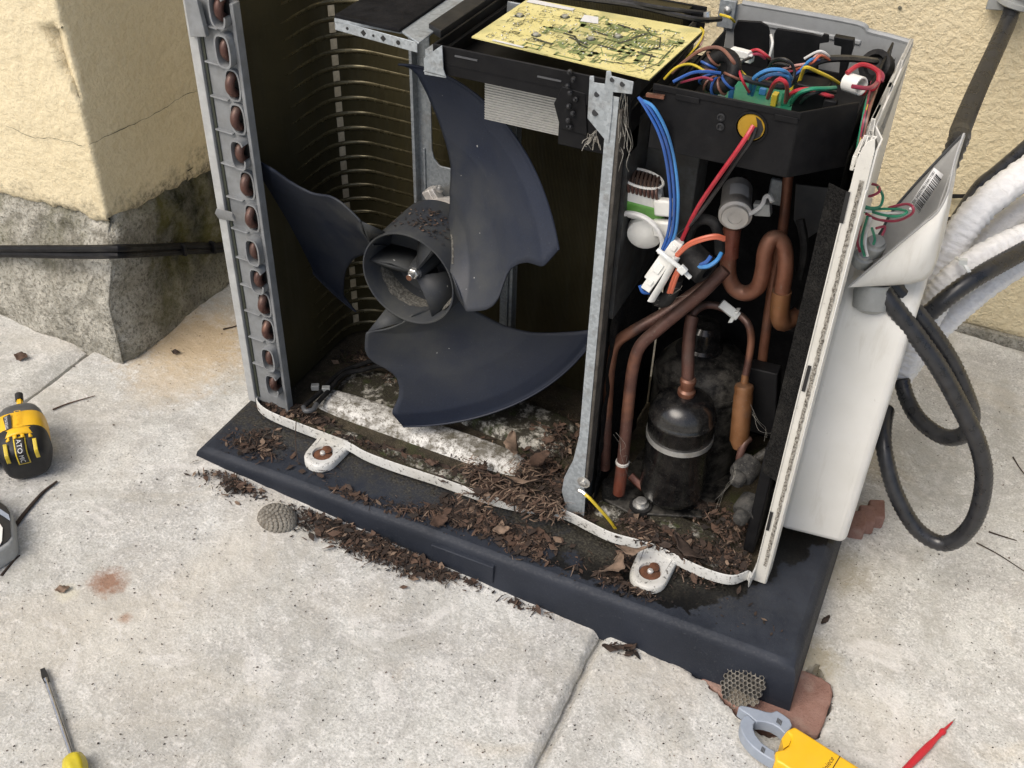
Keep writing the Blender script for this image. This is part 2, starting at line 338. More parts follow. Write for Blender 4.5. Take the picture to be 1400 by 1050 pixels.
def wrap_mat():
    m=NT('white_quilted_wrap'); a=m.noise(60,5,.6,.6); v=m.noise(1,3,.6,.8,m.map((70,110,150)))
    m.set(m.mix(m.ramp(v,.3,.6),(.66,.66,.655),(.76,.76,.755)),.55,0,.35); m.bump(v,.5,.004); return m.mat
def brick_mat():
    m=NT('weathered_red_brick'); a=m.noise(40,6,.7); f=m.noise(240,4,.8)
    c=m.mix(m.ramp(a,.3,.7),(.24,.13,.10),(.34,.21,.17)); c=m.mix(m.ramp(f,.58,.68,0,.7),c,(.14,.08,.06)); c=m.mix(m.ramp(m.noise(16,4),.6,.72,0,.5),c,(.45,.37,.31)); m.set(c,.95,0,.2); m.bump(f,.8,.003); return m.mat
MT={}
MT['plaster']=plaster(zg=.232); MT['plasterb']=plaster('cream_plaster_coarse',.65); MT['chip']=plaster_chip(); MT['plinth']=plinth(); MT['concrete']=concrete(); MT['pad']=pad_mat(); MT['pan']=pan_mat(); MT['silt']=silt_mat(); MT['panmoss']=panmoss(); MT['lip']=lip_mat()
MT['fan']=fan_mat(); MT['dust']=hub_dust(); MT['fins']=fins(); MT['cu']=copper('tarnished_copper',(.15,.058,.034),(.23,.10,.06)); MT['cud']=copper('dark_brown_copper',(.070,.032,.026),(.125,.060,.046)); MT['cur']=copper('red_lacquered_copper',(.16,.042,.026),(.22,.075,.045))
MT['brass']=copper('orange_brown_brass',(.17,.072,.026),(.24,.115,.05)); MT['galv']=galv(); MT['galvd']=galv('blue_grey_steel',.75); MT['felt']=felt(); MT['panel']=panel_mat(); MT['flange']=flange_mat(); MT['seal']=seal_mat(); MT['pcb']=pcb_mat()
MT['blackp']=simple('black_moulded_plastic',(.0065,.0066,.0075),.5,0,.3,30,.2,(.022,.0215,.021),.1,.16)
MT['blackd']=simple('dusty_black_steel',(.007,.007,.007),.45,0,.3,40,.8,(.085,.08,.07),.2,.25)
MT['blackg']=simple('glossy_black_steel',(.006,.006,.0065),.2,0,.3,30,.4,(.045,.043,.039),.05,.55)
MT['rubber']=simple('black_rubber',(.007,.007,.0075),.6,0,.3,50,.5,(.035,.034,.032),.2,.2)
MT['foam']=simple('black_foam_sheet',(.008,.008,.009),.85,0,.4,40,.3,(.026,.026,.026),.4,.12)
MT['endp']=simple('grey_end_plate_plastic',(.215,.225,.23),.5,0,.14,40,.4,(.13,.127,.12),.1)
MT['endl']=simple('pale_grey_edge_strip',(.40,.41,.40),.5,0,.12,50,.25,(.2,.19,.18),.1)
MT['alu']=simple('brushed_aluminium',(.42,.42,.40),.38,.6,.12,200,.15,(.3,.3,.28),.2)
MT['steel']=simple('bright_zinc',(.55,.55,.53),.35,.75,.15,120,.2,(.25,.23,.2),.1)
MT['cast']=simple('cast_aluminium',(.60,.58,.55),.5,.35,.2,90,.35,(.25,.22,.18),.4)
MT['rust']=simple('flaky_rust',(.10,.04,.02),.95,0,.6,120,.3,(.2,.09,.04),.9)
MT['white']=simple('white_plastic',(.74,.74,.70),.4,0,.06,40,.15,(.4,.38,.33),.05)
MT['nylon']=simple('nylon_tie',(.62,.64,.62),.35,0,.08,50,0,bump=0)
MT['cover']=panel_mat(); MT['coverin']=simple('grey_cover_lining',(.36,.36,.35),.5,0,.1,20,.2,(.2,.19,.17),.05)
MT['conduit']=corrug('black_spiral_conduit',(.014,.0145,.016)); MT['cable']=simple('black_cable_jacket',(.005,.005,.0062),.5,0,.3,60,.2,(.03,.03,.03),.05,.22)
MT['wrap']=wrap_mat(); MT['brick']=brick_mat()
MT['greyf']=simple('grey_fitting_plastic',(.30,.31,.30),.45,0,.12,50,.3,(.2,.2,.18),.05)
for k,c in dict(w_blue=(.02,.09,.33),w_lblue=(.05,.22,.5),w_red=(.42,.02,.035),w_black=(.012,.012,.013),w_white=(.66,.66,.64),w_orange=(.52,.12,.06),w_brown=(.20,.085,.055),w_yellow=(.62,.46,.03),w_green=(.015,.20,.11),w_maroon=(.26,.02,.05),w_pink=(.5,.28,.25)).items():
    MT[k]=simple(k[2:]+'_wire_sheath',c,.38,0,.12,60,.12,(.2,.19,.18),0)
MT['gtape']=simple('green_tape',(.10,.30,.045),.4,0,.25,80,.2,(.2,.25,.15),.1)
MT['ytag']=simple('yellow_plug',(.36,.21,.010),.5,0,.1,60,0,bump=0)
MT['yel']=simple('yellow_tool_plastic',(.80,.46,.012),.38,0,.06,40,.06,(.4,.3,.1),.08)
MT['ymet']=simple('yellow_meter_plastic',(.83,.47,.015),.34,0,.05,40,.08,(.45,.3,.1),.05)
MT['grym']=simple('blue_grey_meter_plastic',(.27,.31,.37),.42,0,.07,60,.1,(.4,.42,.45),.05)
MT['dkg']=simple('dark_grey_rubber',(.012,.0125,.014),.5,0,.2,60,.15,(.05,.05,.05),.1,.4)
MT['mgry']=simple('mid_grey_plastic',(.07,.073,.077),.45,0,.15,60,.1,(.12,.12,.12),.05)
MT['ink']=simple('black_ink',(.012,.012,.012),.5,0,0,50,0,bump=0); MT['paper']=simple('label_paper',(.68,.68,.67),.5,0,.04,50,.1,(.5,.5,.48),0); MT['gink']=simple('grey_print',(.42,.42,.42),.5,0,0,50,0,bump=0)  # the black also fills holes, slots and openings, standing in for their shade
MT['hand']=simple('clear_yellow_handle',(.55,.45,.02),.18,0,.2,50,0,bump=0,spec=.7); MT['chrome']=simple('worn_chrome',(.5,.5,.5),.22,.9,.15,90,.1,(.2,.2,.2),0); MT['redp']=simple('red_probe_plastic',(.50,.018,.03),.35,0,.1,50,0,bump=0)
MT['nest']=simple('grey_wasp_paper',(.16,.145,.12),.9,0,.4,150,.4,(.38,.36,.31),.3); MT['nestin']=simple('brown_wasp_paper',(.10,.085,.065),.95,0,.4,220,.4,(.3,.27,.22),.6)
MT['tgrn']=simple('green_solder_mask',(.20,.25,.09),.35,0,.15,90,0,bump=0); MT['tink']=simple('dark_print',(.04,.045,.03),.5,0,.1,50,0,bump=0); MT['solder']=simple('solder',(.55,.55,.5),.35,.7,.2,200,0,bump=.2)
MT['web']=simple('grey_cobweb',(.28,.265,.23),1,0,.3,200,0,bump=0); MT['tubec']=simple('tarnished_tube_metal',(.12,.102,.055),.26,.5,.3,90,.35,(.05,.042,.02),.03); MT['inner']=simple('grey_unpainted_panel',(.30,.31,.31),.5,.1,.1,30,.3,(.2,.2,.19),.05); MT['dvalve']=simple('dust_coated_rubber',(.022,.022,.022),.8,0,.3,60,.9,(.075,.072,.065),.4,.2); MT['dsteel']=simple('grimy_dark_steel',(.055,.058,.058),.6,.1,.3,40,.7,(.035,.031,.026),.2,.3); MT['grimy']=simple('rust_brown_grime',(.06,.054,.046),.85,0,.35,60,.7,(.10,.092,.08),.4,.2); MT['tan']=simple('tan_tube_strip',(.50,.44,.32),.45,.2,.25,80,.3,(.25,.2,.12),.1)
LEAF=[simple('dead_leaf_%s'%n,c,.85,0,.4,90,.3,(c[0]*1.6,c[1]*1.6,c[2]*1.6),.4) for n,c in (('dark',(.016,.011,.008)),('umber',(.036,.023,.016)),('russet',(.075,.044,.029)),('tan',(.17,.118,.082)))]
# ------------------------------------------------------------------ ground
def struct(o): o['kind']='structure'; return o
hole=[PG(*p) for p in [(880,893),(925,905),(962,930),(1000,968),(1030,1000),(1080,1012),(1122,1005),(1138,965),(1139,935),(1118,905),(1095,915),(1000,890)]]
def inpoly(x,y,P):
    c=False; j=len(P)-1
    for i in range(len(P)):
        if (P[i].y>y)!=(P[j].y>y) and x<(P[j].x-P[i].x)*(y-P[i].y)/(P[j].y-P[i].y)+P[i].x: c=not c
        j=i
    return c
g=MB(); xs=[-30,-12,-6,-4,-3,-2.5,-2,-1.5,-1,-.5,0,.5,1,1.5,2,2.5,3,4,6,12,30]
g.grid(lambda u,v:(xs[round(u*20)],-30+60*v,gz(xs[round(u*20)])-.075),20,12)
ground=struct(g.build('ground',MT['concrete']))
JW=.005
def sdist(x,y,P):
    d=9
    for i in range(len(P)):
        a=P[i];b_=P[(i+1)%len(P)]; ex,ey=b_.x-a.x,b_.y-a.y; t=max(0,min(1,((x-a.x)*ex+(y-a.y)*ey)/(ex*ex+ey*ey))); d=min(d,math.hypot(x-a.x-t*ex,y-a.y-t*ey))
    return (-d if inpoly(x,y,P) else d)+.007*nz((x,y,2),30,3)
bb=(min(p.x for p in hole)-.03,max(p.x for p in hole)+.03,min(p.y for p in hole)-.03,max(p.y for p in hole)+.03)
def slab(x0,x1,y0,y1,nx,ny,sink=None):
    b=MB()
    def fn(u,v):
        x=x0+(x1-x0)*u; y=y0+(y1-y0)*v
        wob=.002*noise.noise(Vector((0,y*6,x0*7)))+.0018*noise.noise(Vector((3,y*40,x0)))
        if u<=0 or u>=1: x+=wob
        e=min(u*(x1-x0),(1-u)*(x1-x0),v*(y1-y0),(1-v)*(y1-y0))
        z=gz(x)+.0022*nz((x,y,0),3.5,3)+.0012*nz((x,y,5),22,3)+.0007*nz((x,y,9),70,2)
        z-=.011*max(0,1-e/.011)**2
        if sink and bb[0]<x<bb[1] and bb[2]<y<bb[3]:
            d0=sdist(x,y,sink)
            if abs(d0)<.0052:
                gx=(sdist(x+.001,y,sink)-d0)/.001; gy=(sdist(x,y+.001,sink)-d0)/.001; q=max(.3,gx*gx+gy*gy); x-=d0*gx/q*.92; y-=d0*gy/q*.92; z-=.003
            elif d0<0: z-=.05+.006*nz((x,y,3),60,2)
        return (x,y,z)
    b.grid(fn,nx,ny)
    n=len(b.v); # skirt
    w=nx+1; loop=[i for i in range(w)]+[j*w+nx for j in range(1,ny+1)]+[ny*w+i for i in range(nx-1,-1,-1)]+[j*w for j in range(ny-1,0,-1)]
    vs=[b.v[i].copy() for i in loop]; lo=[Vector((p.x,p.y,gz(p.x)-.07)) for p in vs]; k=len(vs)
    b.add(vs+lo,[(i,k+i,k+(i+1)%k,(i+1)%k) for i in range(k)])
    o=b.build('slab',MT['concrete'],ground,ang=50); return o
slab(-1.42,-.354-JW,-1.5,.06,60,110)
slab(-.354+JW,.683-JW,-1.3,.93,230,440)
slab(.683+JW,1.70,-1.3,.93,250,480,hole)
slab(1.70+2*JW,2.9,-1.3,.93,30,50)
for jx in (-.354,.683,1.70+JW):
    b=MB(); b.grid(lambda u,v:(jx+(u-.5)*.05,-1.35+2.28*v,gz(jx)-.019-.002*nz((jx,v*40,0),1,2)),1,90); b.build('mortar_joint',MT['concrete'],ground)
# ------------------------------------------------------------------ walls
def smooth01(a,b,x): t=max(0,min(1,(x-a)/(b-a))); return t*t*(3-2*t)
pier=thing('wall_pier','cream rendered wall corner on a mossy grey plinth, left of the unit','wall',(-.285,.045,gz(-.285)))
KX,KY=-.285,.045
def wallpt(s,z,d,rc=.006):
    """s<0 runs along the front face, s>0 along the return; d outwards"""
    if abs(s)<rc:
        a=(s/rc)*R(45)+R(45); # 0 front normal .. 90 return normal
        n=Vector((math.sin(a),-math.cos(a),0)); base=Vector((KX-rc,KY+rc,z)); return base+n*(rc+d)
    if s<0: return Vector((KX+s,KY-d,z))
    return Vector((KX+d,KY+s,z))
SS=[-3.2,-2.2,-1.6,-1.2]+[-1.0+.012*i for i in range(73)]+[-.124+.004*i for i in range(29)]+[-.006,-.003,0,.003,.006]+[.016+.014*i for i in range(65)]
def zb(s): return (.235+.02*(s if s<0 else -s*.5) + .012*nz((s,1,0),9,3)+.006*nz((s,4,0),45,2)) if s<0 else .238-.13*s*(1 if s<.35 else .35/s) +.010*nz((s,1,0),9,3)+.005*nz((s,4,0),45,2)
def chipd(s,z):
    # triangular loss at the arris, sharp along its top
    if z<.445 or z>.565: return 0
    t=(z-.445)/.112; w=.058*t+.006*nz((z*9,s*9,0),4,2); top=.557+.10*(s+.03)
    if z>top or s>.004 or s<-w: return 0
    return -.020*smooth01(0,.6,min(1,(s+w)/max(.01,w)))*smooth01(0,.25,t)
b=MB(); NZ=190
b=MB(); NZ=100
def plast(u,v):
    s=SS[round(u*(len(SS)-1))]; z0=zb(s); z=z0+(2.6-z0)*(v*.30 if v<.85 else .255+(v-.85)*4.966)
    d=.0035*nz((s,z,0),4,2)+.0018*nz((s*1.0,z,3),26,3)
    e=z-z0; d-=.010*max(0,1-e/.012)**2; d+=chipd(s,z)
    if chipd(s,z)<-.004: d+=.004*nz((s,z,8),70,3)
    return wallpt(s,z,d)
CH=set(); _k=[0]
def plast2(u,v):
    p=plast(u,v); s_=SS[round(u*(len(SS)-1))]
    if chipd(s_,p.z)<-.003: CH.add(_k[0])
    _k[0]+=1; return p
b.grid(plast2,len(SS)-1,NZ)
for i,f in enumerate(b.f):
    if sum(k in CH for k in f)>=3: b.m[i]=1
po=b.build('plaster_face',[MT['plaster'],MT['chip']],pier,ang=179)
b=MB()
def plin(u,v):
    s=SS[round(u*(len(SS)-1))]; zg=gz(KX)-.06; top=zb(s)+.03; z=zg+(top-zg)*v
    if s<=0:
        d=.050*(1-smooth01(.085,.235,z))+.006*(1-smooth01(.0,.1,z))
    else: d=.006+.012*(1-smooth01(-.02,.10,z)); 
    if abs(s)<.05 and s>0: d+=0
    d-=.009*smooth01(top-.045,top-.02,z)
    d+=.007*nz((s,z,0),9,3)+.0032*nz((s,z,4),42,3)
    if s<=0 and s>-.006: 
        f=.5
    p=wallpt(s,z,d)
    # return face starts from the front of the battered foot
    if s>.006:
        dd=.056*(1-smooth01(.085,.235,z)); k=max(0,1-(s-.006)/.06); p.y-=dd*k
    elif s>-.006:
        dd=.050*(1-smooth01(.085,.235,z)); ti=.014*smooth01(top-.07,top-.025,z); p=Vector((KX+.004+d*.12-ti,KY-dd*1.0+ti,z)) + Vector((.002*s/.006,.004*s/.006,0))
    return p
b.grid(plin,len(SS)-1,60)
b.build('plinth',MT['plinth'],pier,ang=179)
# hairline cracks in the render: thin dark gaps
def crack(pts,w,on='front'):
    q=spline(pts,10); mb=MB(); vs=[];fs=[]
    for i,p in enumerate(q):
        j=.003*nz((p.x,p.y,p.z),60,2); h=w*(.4+.9*abs(nz(p,45,2)))
        pp=Vector((p.x,p.y,p.z+j)); vs+=[pp+Vector((0,0,h)),pp-Vector((0,0,h))]
    for i in range(len(q)-1): fs.append((2*i,2*i+1,2*i+3,2*i+2))
    return mb.add(vs,fs).build('crack',MT['tink'],pier)
crack([PY(x,y,KY-.0045) for x,y in [(8,172),(45,188),(75,190),(112,199)]],.0005)
crack([PX(x,y,KX+.0045) for x,y in [(122,197),(160,180),(200,162),(240,138),(275,122),(300,112)]],.0006)
bw=thing('back_wall','cream roller-textured rendered wall behind the unit','wall',(1,.93,gz(1)))
b=MB()
bx=[-.285]+[-.2+.02*i for i in range(95)]+[2.0,3,5,9]
def backf(u,v):
    x=bx[round(u*(len(bx)-1))]; zl=gz(x)-.03; z=zl+(2.6-zl)*(v*.5 if v<.8 else .4+(v-.8)*3)
    y=.945+.004*nz((x,z,0),3,2)+.0012*nz((x,z,2),30,2)
    e=z-gz(x); y-= .0
    if e<.012: y+=.012+.006*nz((x,0,0),40,2)
    return (x,y,z)
b.grid(backf,len(bx)-1,90); b.build('plaster_face',MT['plasterb'],bw,ang=179)
b=MB(); p=PY(1230,11,.94); b.lathe([(.003,0),(.0035,.002),(.002,.0025),(.0,.002)],p+Vector((0,.003,0)),(0,-1,0),10); b.build('screw_hole',MT['plinth'],bw)
b=MB(); b.box(-.29,6,.935,.9465,gz(1)-.05,gz(1)+.006); b.build('joint_line',MT['plinth'],bw)
# ------------------------------------------------------------------ mounting pad
PT=-.02
def padz(x): return gz(x)-.012
b=MB(); px0,px1,py0,py1=-.034,.958,-.133,.40
nxp=40
def ring(o,z):
    return [Vector((px0+o,py0+o,0)),Vector((px1-o,py0+o,0)),Vector((px1-o,py1-o,0)),Vector((px0+o,py1-o,0))]
NX=40; 
top=[];vs=[];fs=[]
prof=[(.0,None),(.004,-.055),(.007,-.034),(.009,-.0275),(.013,-.0225),(.02,PT)]
def padp(u,v,inset,z):
    x=px0+inset+(px1-px0-2*inset)*u; y=py0+inset+(py1-py0-2*inset)*v
    zz=padz(x) if z is None else max(z,padz(x)+ (0.001 if z<PT else 0)); return Vector((x,y,zz))
loopuv=[(i/NX,0) for i in range(NX)]+[(1,i/20) for i in range(20)]+[(1-i/NX,1) for i in range(NX)]+[(0,1-i/20) for i in range(20)]
L=len(loopuv)
for ins,z in prof: vs+=[padp(u,v,ins,z) for u,v in loopuv]
for k in range(len(prof)-1):
    for i in range(L): fs.append((k*L+i,k*L+(i+1)%L,(k+1)*L+(i+1)%L,(k+1)*L+i))
b.add(vs,fs); b.grid(lambda u,v:padp(u,v,.02,PT)+Vector((0,0,.0006*nz((u,v,0),12,2) if 0<u<1 and 0<v<1 else 0)),NX,20)
pad=tag(b.build('mounting_pad',MT['pad'],ang=60),'dark navy plastic mounting pad under the open unit, damp at right','pad')
b=MB(); 
for (a,c) in (((590,728),(676,762)),):
    p=PY(a[0],a[1],py0+.004); q=PY(c[0],c[1],py0+.004); b.box(p.x,q.x,py0+.0005,py0+.012,gz(.45)+.004,-.0335)
b.build('label_panel',MT['pad'],pad,bev=.0015)
# brick under the pad corner
b=MB(); zt=gz(.95)+.004
bp=[PZ(*p,zt) for p in [(935,905),(1005,966),(1060,990),(1118,1006),(1131,975),(1139,948),(1137,936),(1125,926),(1085,910),(1000,880)]]
bp2=[]
for i,p in enumerate(bp):
    q=bp[(i+1)%len(bp)]
    for t in (0,.25,.5,.75):
        r=p.lerp(q,t); bp2.append(r+Vector((.0022*nz(r,60,2),.0022*nz(r+Vector((9,0,0)),60,2),0)))
b.prism(bp2,(0,0,-.06)); bk=tag(b.build('brick',MT['brick'],bev=.003,seg=3),'worn red brick under the front right corner of the pad','brick')
b=MB()
p=PG(1185,705,.01)
for i in range(3): b.obox(p+Vector((.012*i-.012,.02*i-.03,0)),(.012,.003,.002),(-.004,.02,.001),(0,.002,.012))
tag(b.build('brick_fragment',MT['brick'],bev=.003),'chipped red brick fragment beside the white valve cover','brick')
# ------------------------------------------------------------------ the air conditioner
AC=thing('air_conditioner','outdoor air conditioner with its cover off, fan and wiring exposed, on the navy pad','air conditioner',(0,0,0))
def part(b,name,m,par=None,**k): return b.build(name,m,par or AC,**k)
# --- base pan
lip=[(.0,.30),(.0,.03),(.004,.006),(.016,-.012),(.05,-.024),(.12,-.027),(.17,-.029),(.205,-.032),(.235,-.038),(.27,-.0395),(.36,-.039),(.45,-.038),(.50,-.034),(.545,-.022),(.575,-.018),(.61,-.023),(.65,-.029),(.69,-.026),(.72,-.025),(.76,-.031),(.80,-.035),(.832,-.031),(.85,-.012),(.858,.0),(.858,.31)]
LP=[Vector((p.x,p.y,0)) for p in spline([(x,y,0) for x,y in lip],5)]
b=MB(); n=len(LP); b.add([p+Vector((0,0,-.009)) for p in LP],[list(range(n))])
pan=part(b,'base_pan',MT['silt'])
b=MB(); vs=[];fs=[]
prof=[(.0,-.0105),(0,.0062),(.0005,.0078),(.0015,.0082),(.0024,.0074),(.0026,-.009)]
for i,p in enumerate(LP):
    t=(LP[min(i+1,n-1)]-LP[max(i-1,0)]).normalized(); nn=Vector((-t.y,t.x,0))
    h=.0010*math.sin(p.x*38)
    vs+=[p+nn*o+Vector((0,0,z+(h if z<0 else h*.6))) for o,z in prof]
k=len(prof)
for i in range(n-1):
    for j in range(k-1): fs.append((i*k+j,(i+1)*k+j,(i+1)*k+j+1,i*k+j+1))
b.add(vs,fs); part(b,'lip',MT['lip'],pan)
def emboss(x0,x1,y0,y1,z,rot=0,m='pan',name='raised_rib'):
    b=MB(); c=Vector(((x0+x1)/2,(y0+y1)/2,-.0088)); hx,hy=(x1-x0)/2,(y1-y0)/2; r=min(hx,hy)
    def prof(o):
        out=[]
        for i in range(40):
            a=2*math.pi*i/40; ca,sa=math.cos(a),math.sin(a); g=(abs(ca)**5+abs(sa)**5)**(-1/5)
            out.append(c+Matrix.Rotation(rot,3,'Z')@Vector((ca*g*(hx-o),sa*g*(hy-o),0)))
        return out
    vs=[];fs=[]
    for o,zz in ((0,0),(.004,z*.4),(.008,z*.85),(.013,z)): vs+=[p+Vector((0,0,zz)) for p in prof(o)]
    for q in range(3):
        for i in range(40): fs.append((q*40+i,q*40+(i+1)%40,(q+1)*40+(i+1)%40,(q+1)*40+i))
    fs.append(list(range(120,160))); b.add(vs,fs); return part(b,name,MT[m],pan,ang=50)
emboss(.085,.475,.028,.088,.013,R(-1)); emboss(.31,.52,.10,.20,.016,R(-4),'panmoss'); emboss(.10,.27,.082,.17,.006,0,'panmoss'); emboss(.135,.215,-.012,.010,.007,0,'panmoss'); emboss(.245,.43,-.018,.004,.007,0,'panmoss')
emboss(.68,.80,.012,.06,.013,R(-8),'panmoss'); emboss(.775,.83,-.012,.03,.010,0,'panmoss'); emboss(.605,.65,.01,.05,.012,0,'panmoss')
# feet
for fx,yy in ((.172,-.062),(.722,-.066)):
    b=MB(); pts=[]
    for i in range(13):
        a=math.pi+math.pi*i/12; pts.append(Vector((fx+.027*math.cos(a),yy+.027*math.sin(a),0)))
    pts=[Vector((fx-.029,-.015,0))]+pts+[Vector((fx+.029,-.015,0))]; n_=len(pts)
    vs=[];fs=[]
    cen=Vector((fx,yy+.004,0))
    for o,z in ((0,-.0185),(0,-.008),(.0015,-.006),(.006,-.005)):
        vs+=[p+(cen-p)*(o/.027)+Vector((0,0,z)) for p in pts]
    for q in range(3):
        for i in range(n_-1): fs.append((q*n_+i,q*n_+i+1,(q+1)*n_+i+1,(q+1)*n_+i))
    # hole rim to cup
    hol=[]
    K=24
    ring0=[cen+Vector((.0165*math.cos(2*math.pi*i/K),.0165*math.sin(2*math.pi*i/K),-.005)) for i in range(K)]
    b.add(vs,fs)
    f2=MB(); 
    b.lathe([(.0185,-.0052),(.0165,-.0052),(.0155,-.008),(.015,-.014)],cen,(0,0,1),K,caps=False)
    # top web between outline and hole
    o0=len(b.v); outer=[p+(cen-p)*(.006/.027)+Vector((0,0,-.005)) for p in pts]; b.v+=outer
    rin=[cen+Vector((.0184*math.cos(math.pi+math.pi*i/12),.0184*math.sin(math.pi+math.pi*i/12),-.0052)) for i in range(13)]
    rin=[rin[0]]+rin+[rin[-1]]; b.v+=rin
    for i in range(n_-1): b.f.append([o0+i,o0+i+1,o0+n_+i+1,o0+n_+i]); b.m.append(0)
    rb=[cen+Vector((.0184*math.cos(math.pi*(1-i/12)),.0184*math.sin(math.pi*(1-i/12)),-.0052)) for i in range(13)]
    o1=len(b.v); b.v+=rb; 
    bk_=[Vector((fx-.0225+.045*i/12,-.015,-.005)) for i in range(13)]; b.v+=bk_
    for i in range(12): b.f.append([o1+i,o1+i+1,o1+13+i+1,o1+13+i]); b.m.append(0)
    ft=part(b,'foot',MT['lip'],ang=60)
    d=MB().lathe([(.0163,0),(.0155,.003),(.011,.0055),(.006,.006),(0,.006)],cen+Vector((0,0,-.0125)),(0,0,1),20); part(d,'rust_stain',MT['rust'],ft)
    d=MB().lathe([(.0045,0),(.0045,.006),(.003,.0075),(0,.0078)],cen+Vector((0,0,-.009)),(.1,0,1),10); part(d,'bolt',MT['cast'],ft)
    d=MB().lathe([(.0062,0),(.0075,.001),(.0075,.0025),(.0062,.0032)],cen+Vector((.003,.008,-.0045)),(.15,-.1,1),18); part(d,'washer',MT['rust'],ft)
# --- coil
CZ0,CZ1=.0,.662
BX,BY,BR=.100,.205,.060
def coilpath(off,n=16):
    pts=[(BX-BR-off,.012)]; pts+=[(BX-BR-off,.012+(BY-.012)*i/6) for i in range(1,6)]
    r=BR+off
    pts+=[(BX-r*math.cos(a),BY+r*math.sin(a)) for a in [R(90)*i/n for i in range(n+1)]]
    pts+=[(BX+.48*i/8,BY+r) for i in range(1,9)]
    return [Vector((x,y,0)) for x,y in pts]
pi_=coilpath(0); pq=coilpath(.038); n=len(pi_)
b=MB(); vs=[];fs=[]
for z in (CZ0,CZ1): vs+=[p+Vector((0,0,z)) for p in pi_]+[p+Vector((0,0,z)) for p in pq]
for i in range(n-1):
    fs+=[(i,i+1,2*n+i+1,2*n+i),(n+i+1,n+i,3*n+i,3*n+i+1),(2*n+i,2*n+i+1,3*n+i+1,3*n+i)]
fs+=[(0,2*n,3*n,n),(n-1,2*n-1,4*n-1,3*n-1)]
b.add(vs,fs); coil=part(b,'coil',MT['fins'],ang=50)
# tubes showing where the fins part round the bend
nt_=26
pt=coilpath(-.0012)
cpath=spline(pi_,4)
def cpos(s_,off,z):
    # s_: arc position round the bend, 0 = start, 1 = end, beyond on the straights
    q=BR*math.pi/2
    if s_<0: return Vector((BX-BR+off,BY+q*s_,z))
    if s_>1: return Vector((BX+q*(s_-1),BY+BR-off,z))
    a=R(90)*s_; return Vector((BX-(BR-off)*math.cos(a),BY+(BR-off)*math.sin(a),z))
for k in range(nt_):
    z=.018+.0252*k; pts=[]
    for i in range(41):
        t=-1.8+6.2*i/40; q=max(0,(abs(t-.45)-.25))
        f=max(0,-t-.25)*1.3+max(0,t-1.6)*.5; pts.append(cpos(t,-.0018-.0019*(1-math.exp(-q*1.5))-.0012*min(1.8,f),z))
    part(MB().tube(pts,.0042,10,0),'coil_tube',MT['tubec'],coil)
for k in range(nt_-1):
    z=.018+.0252*k; t=.42
    p,q=cpos(t-.055,.0004,z+.0126),cpos(t+.055,.0004,z+.0126); d=(q-p)/2
    part(MB().obox((p+q)/2,d,Vector((0,0,.0080)),d.cross(Vector((0,0,1))).normalized()*.0008),'fin_gap',MT['tan'],coil,bev=.0003)  # solid pale tan strips between the tubes at the bend
# end plate with U bends
b=MB(); b.box(.006,.0705,.001,.0112,.0,.6715); ep=part(b,'end_plate',MT['endp'],coil,bev=.001)
b=MB(); b.prism([(-.006,-.006,0),(-.006,.14,0),(-.002,.14,0),(-.002,.0,0),(.008,.0,0),(.008,-.006,0)],(0,0,.675)); part(b,'edge_strip',MT['endl'],coil,bev=.001)
b=MB(); b.box(.0665,.0720,-.0045,.0105,.0,.672); part(b,'end_flange',MT['endp'],coil,bev=.001)
b=MB(); b.box(.010,.0135,-.001,.003,.01,.66); part(b,'groove',MT['tink'],coil)
for k in range(13):
    z=.058+.0505*k+.0025*math.sin(k*7.3)
    if z>.67: break
    x=.0555; cup=k in (0,1,4,5,8,11,12)
    b=MB(); pts=[]
    for i in range(9):
        a=math.pi*i/8-math.pi/2; pts.append((x-.002,.004-.013*math.cos(a)-.001,z+.0125*math.sin(a)))
    b.tube([(x-.002,.012,z-.0125)]+pts+[(x-.002,.012,z+.0125)],.0062,10,3); part(b,'return_bend',MT['cud'],coil)
    # oval collar
    def oval(rx,rz): return [(x-.001+rx*math.copysign(abs(math.cos(t))**.55,math.cos(t)),z+rz*math.copysign(abs(math.sin(t))**.8,math.sin(t))) for t in [2*math.pi*i/28 for i in range(28)]]
    dep=-.016 if cup else -.005
    o1=oval(.0125,.0225); o2=oval(.0100,.0200); m_=28; vs=[];fs=[]
    vs+=[(p[0],.001,p[1]) for p in o1]+[(p[0],dep,p[1]) for p in o1]+[(p[0],dep,p[1]) for p in o2]+[(p[0],.001,p[1]) for p in o2]
    for i in range(m_):
        if cup and k%4==0 and i in (0,1,2,27): continue
        j=(i+1)%m_
        for q in range(3): fs.append((q*m_+i,q*m_+j,(q+1)*m_+j,(q+1)*m_+i))
    part(MB().add(vs,fs),'tube_collar',MT['endp'],coil)
    b=MB(); b.add([(p[0],.0005,p[1]) for p in o2],[list(range(28))[::-1]]); part(b,'collar_opening',MT['ink'],coil)
    b=MB(); b.obox((.027,-.0015,z+.024),(.0145,0,-.0008),(0,.003,0),(0,0,.0011)); part(b,'stiffening_rib',MT['endp'],coil,bev=.0006)
b=MB().prism([(-.006,-.007,.345),(.03,-.012,.352),(.032,-.012,.36),(.0,-.008,.356)],(0,-.006,.012)); part(b,'clip',MT['endp'],coil,bev=.001)
b=MB().prism([(.002,-.004,.62),(.03,-.006,.625),(.024,-.006,.672),(.002,-.004,.672)],(0,-.008,0)); part(b,'clip',MT['endp'],coil,bev=.001)
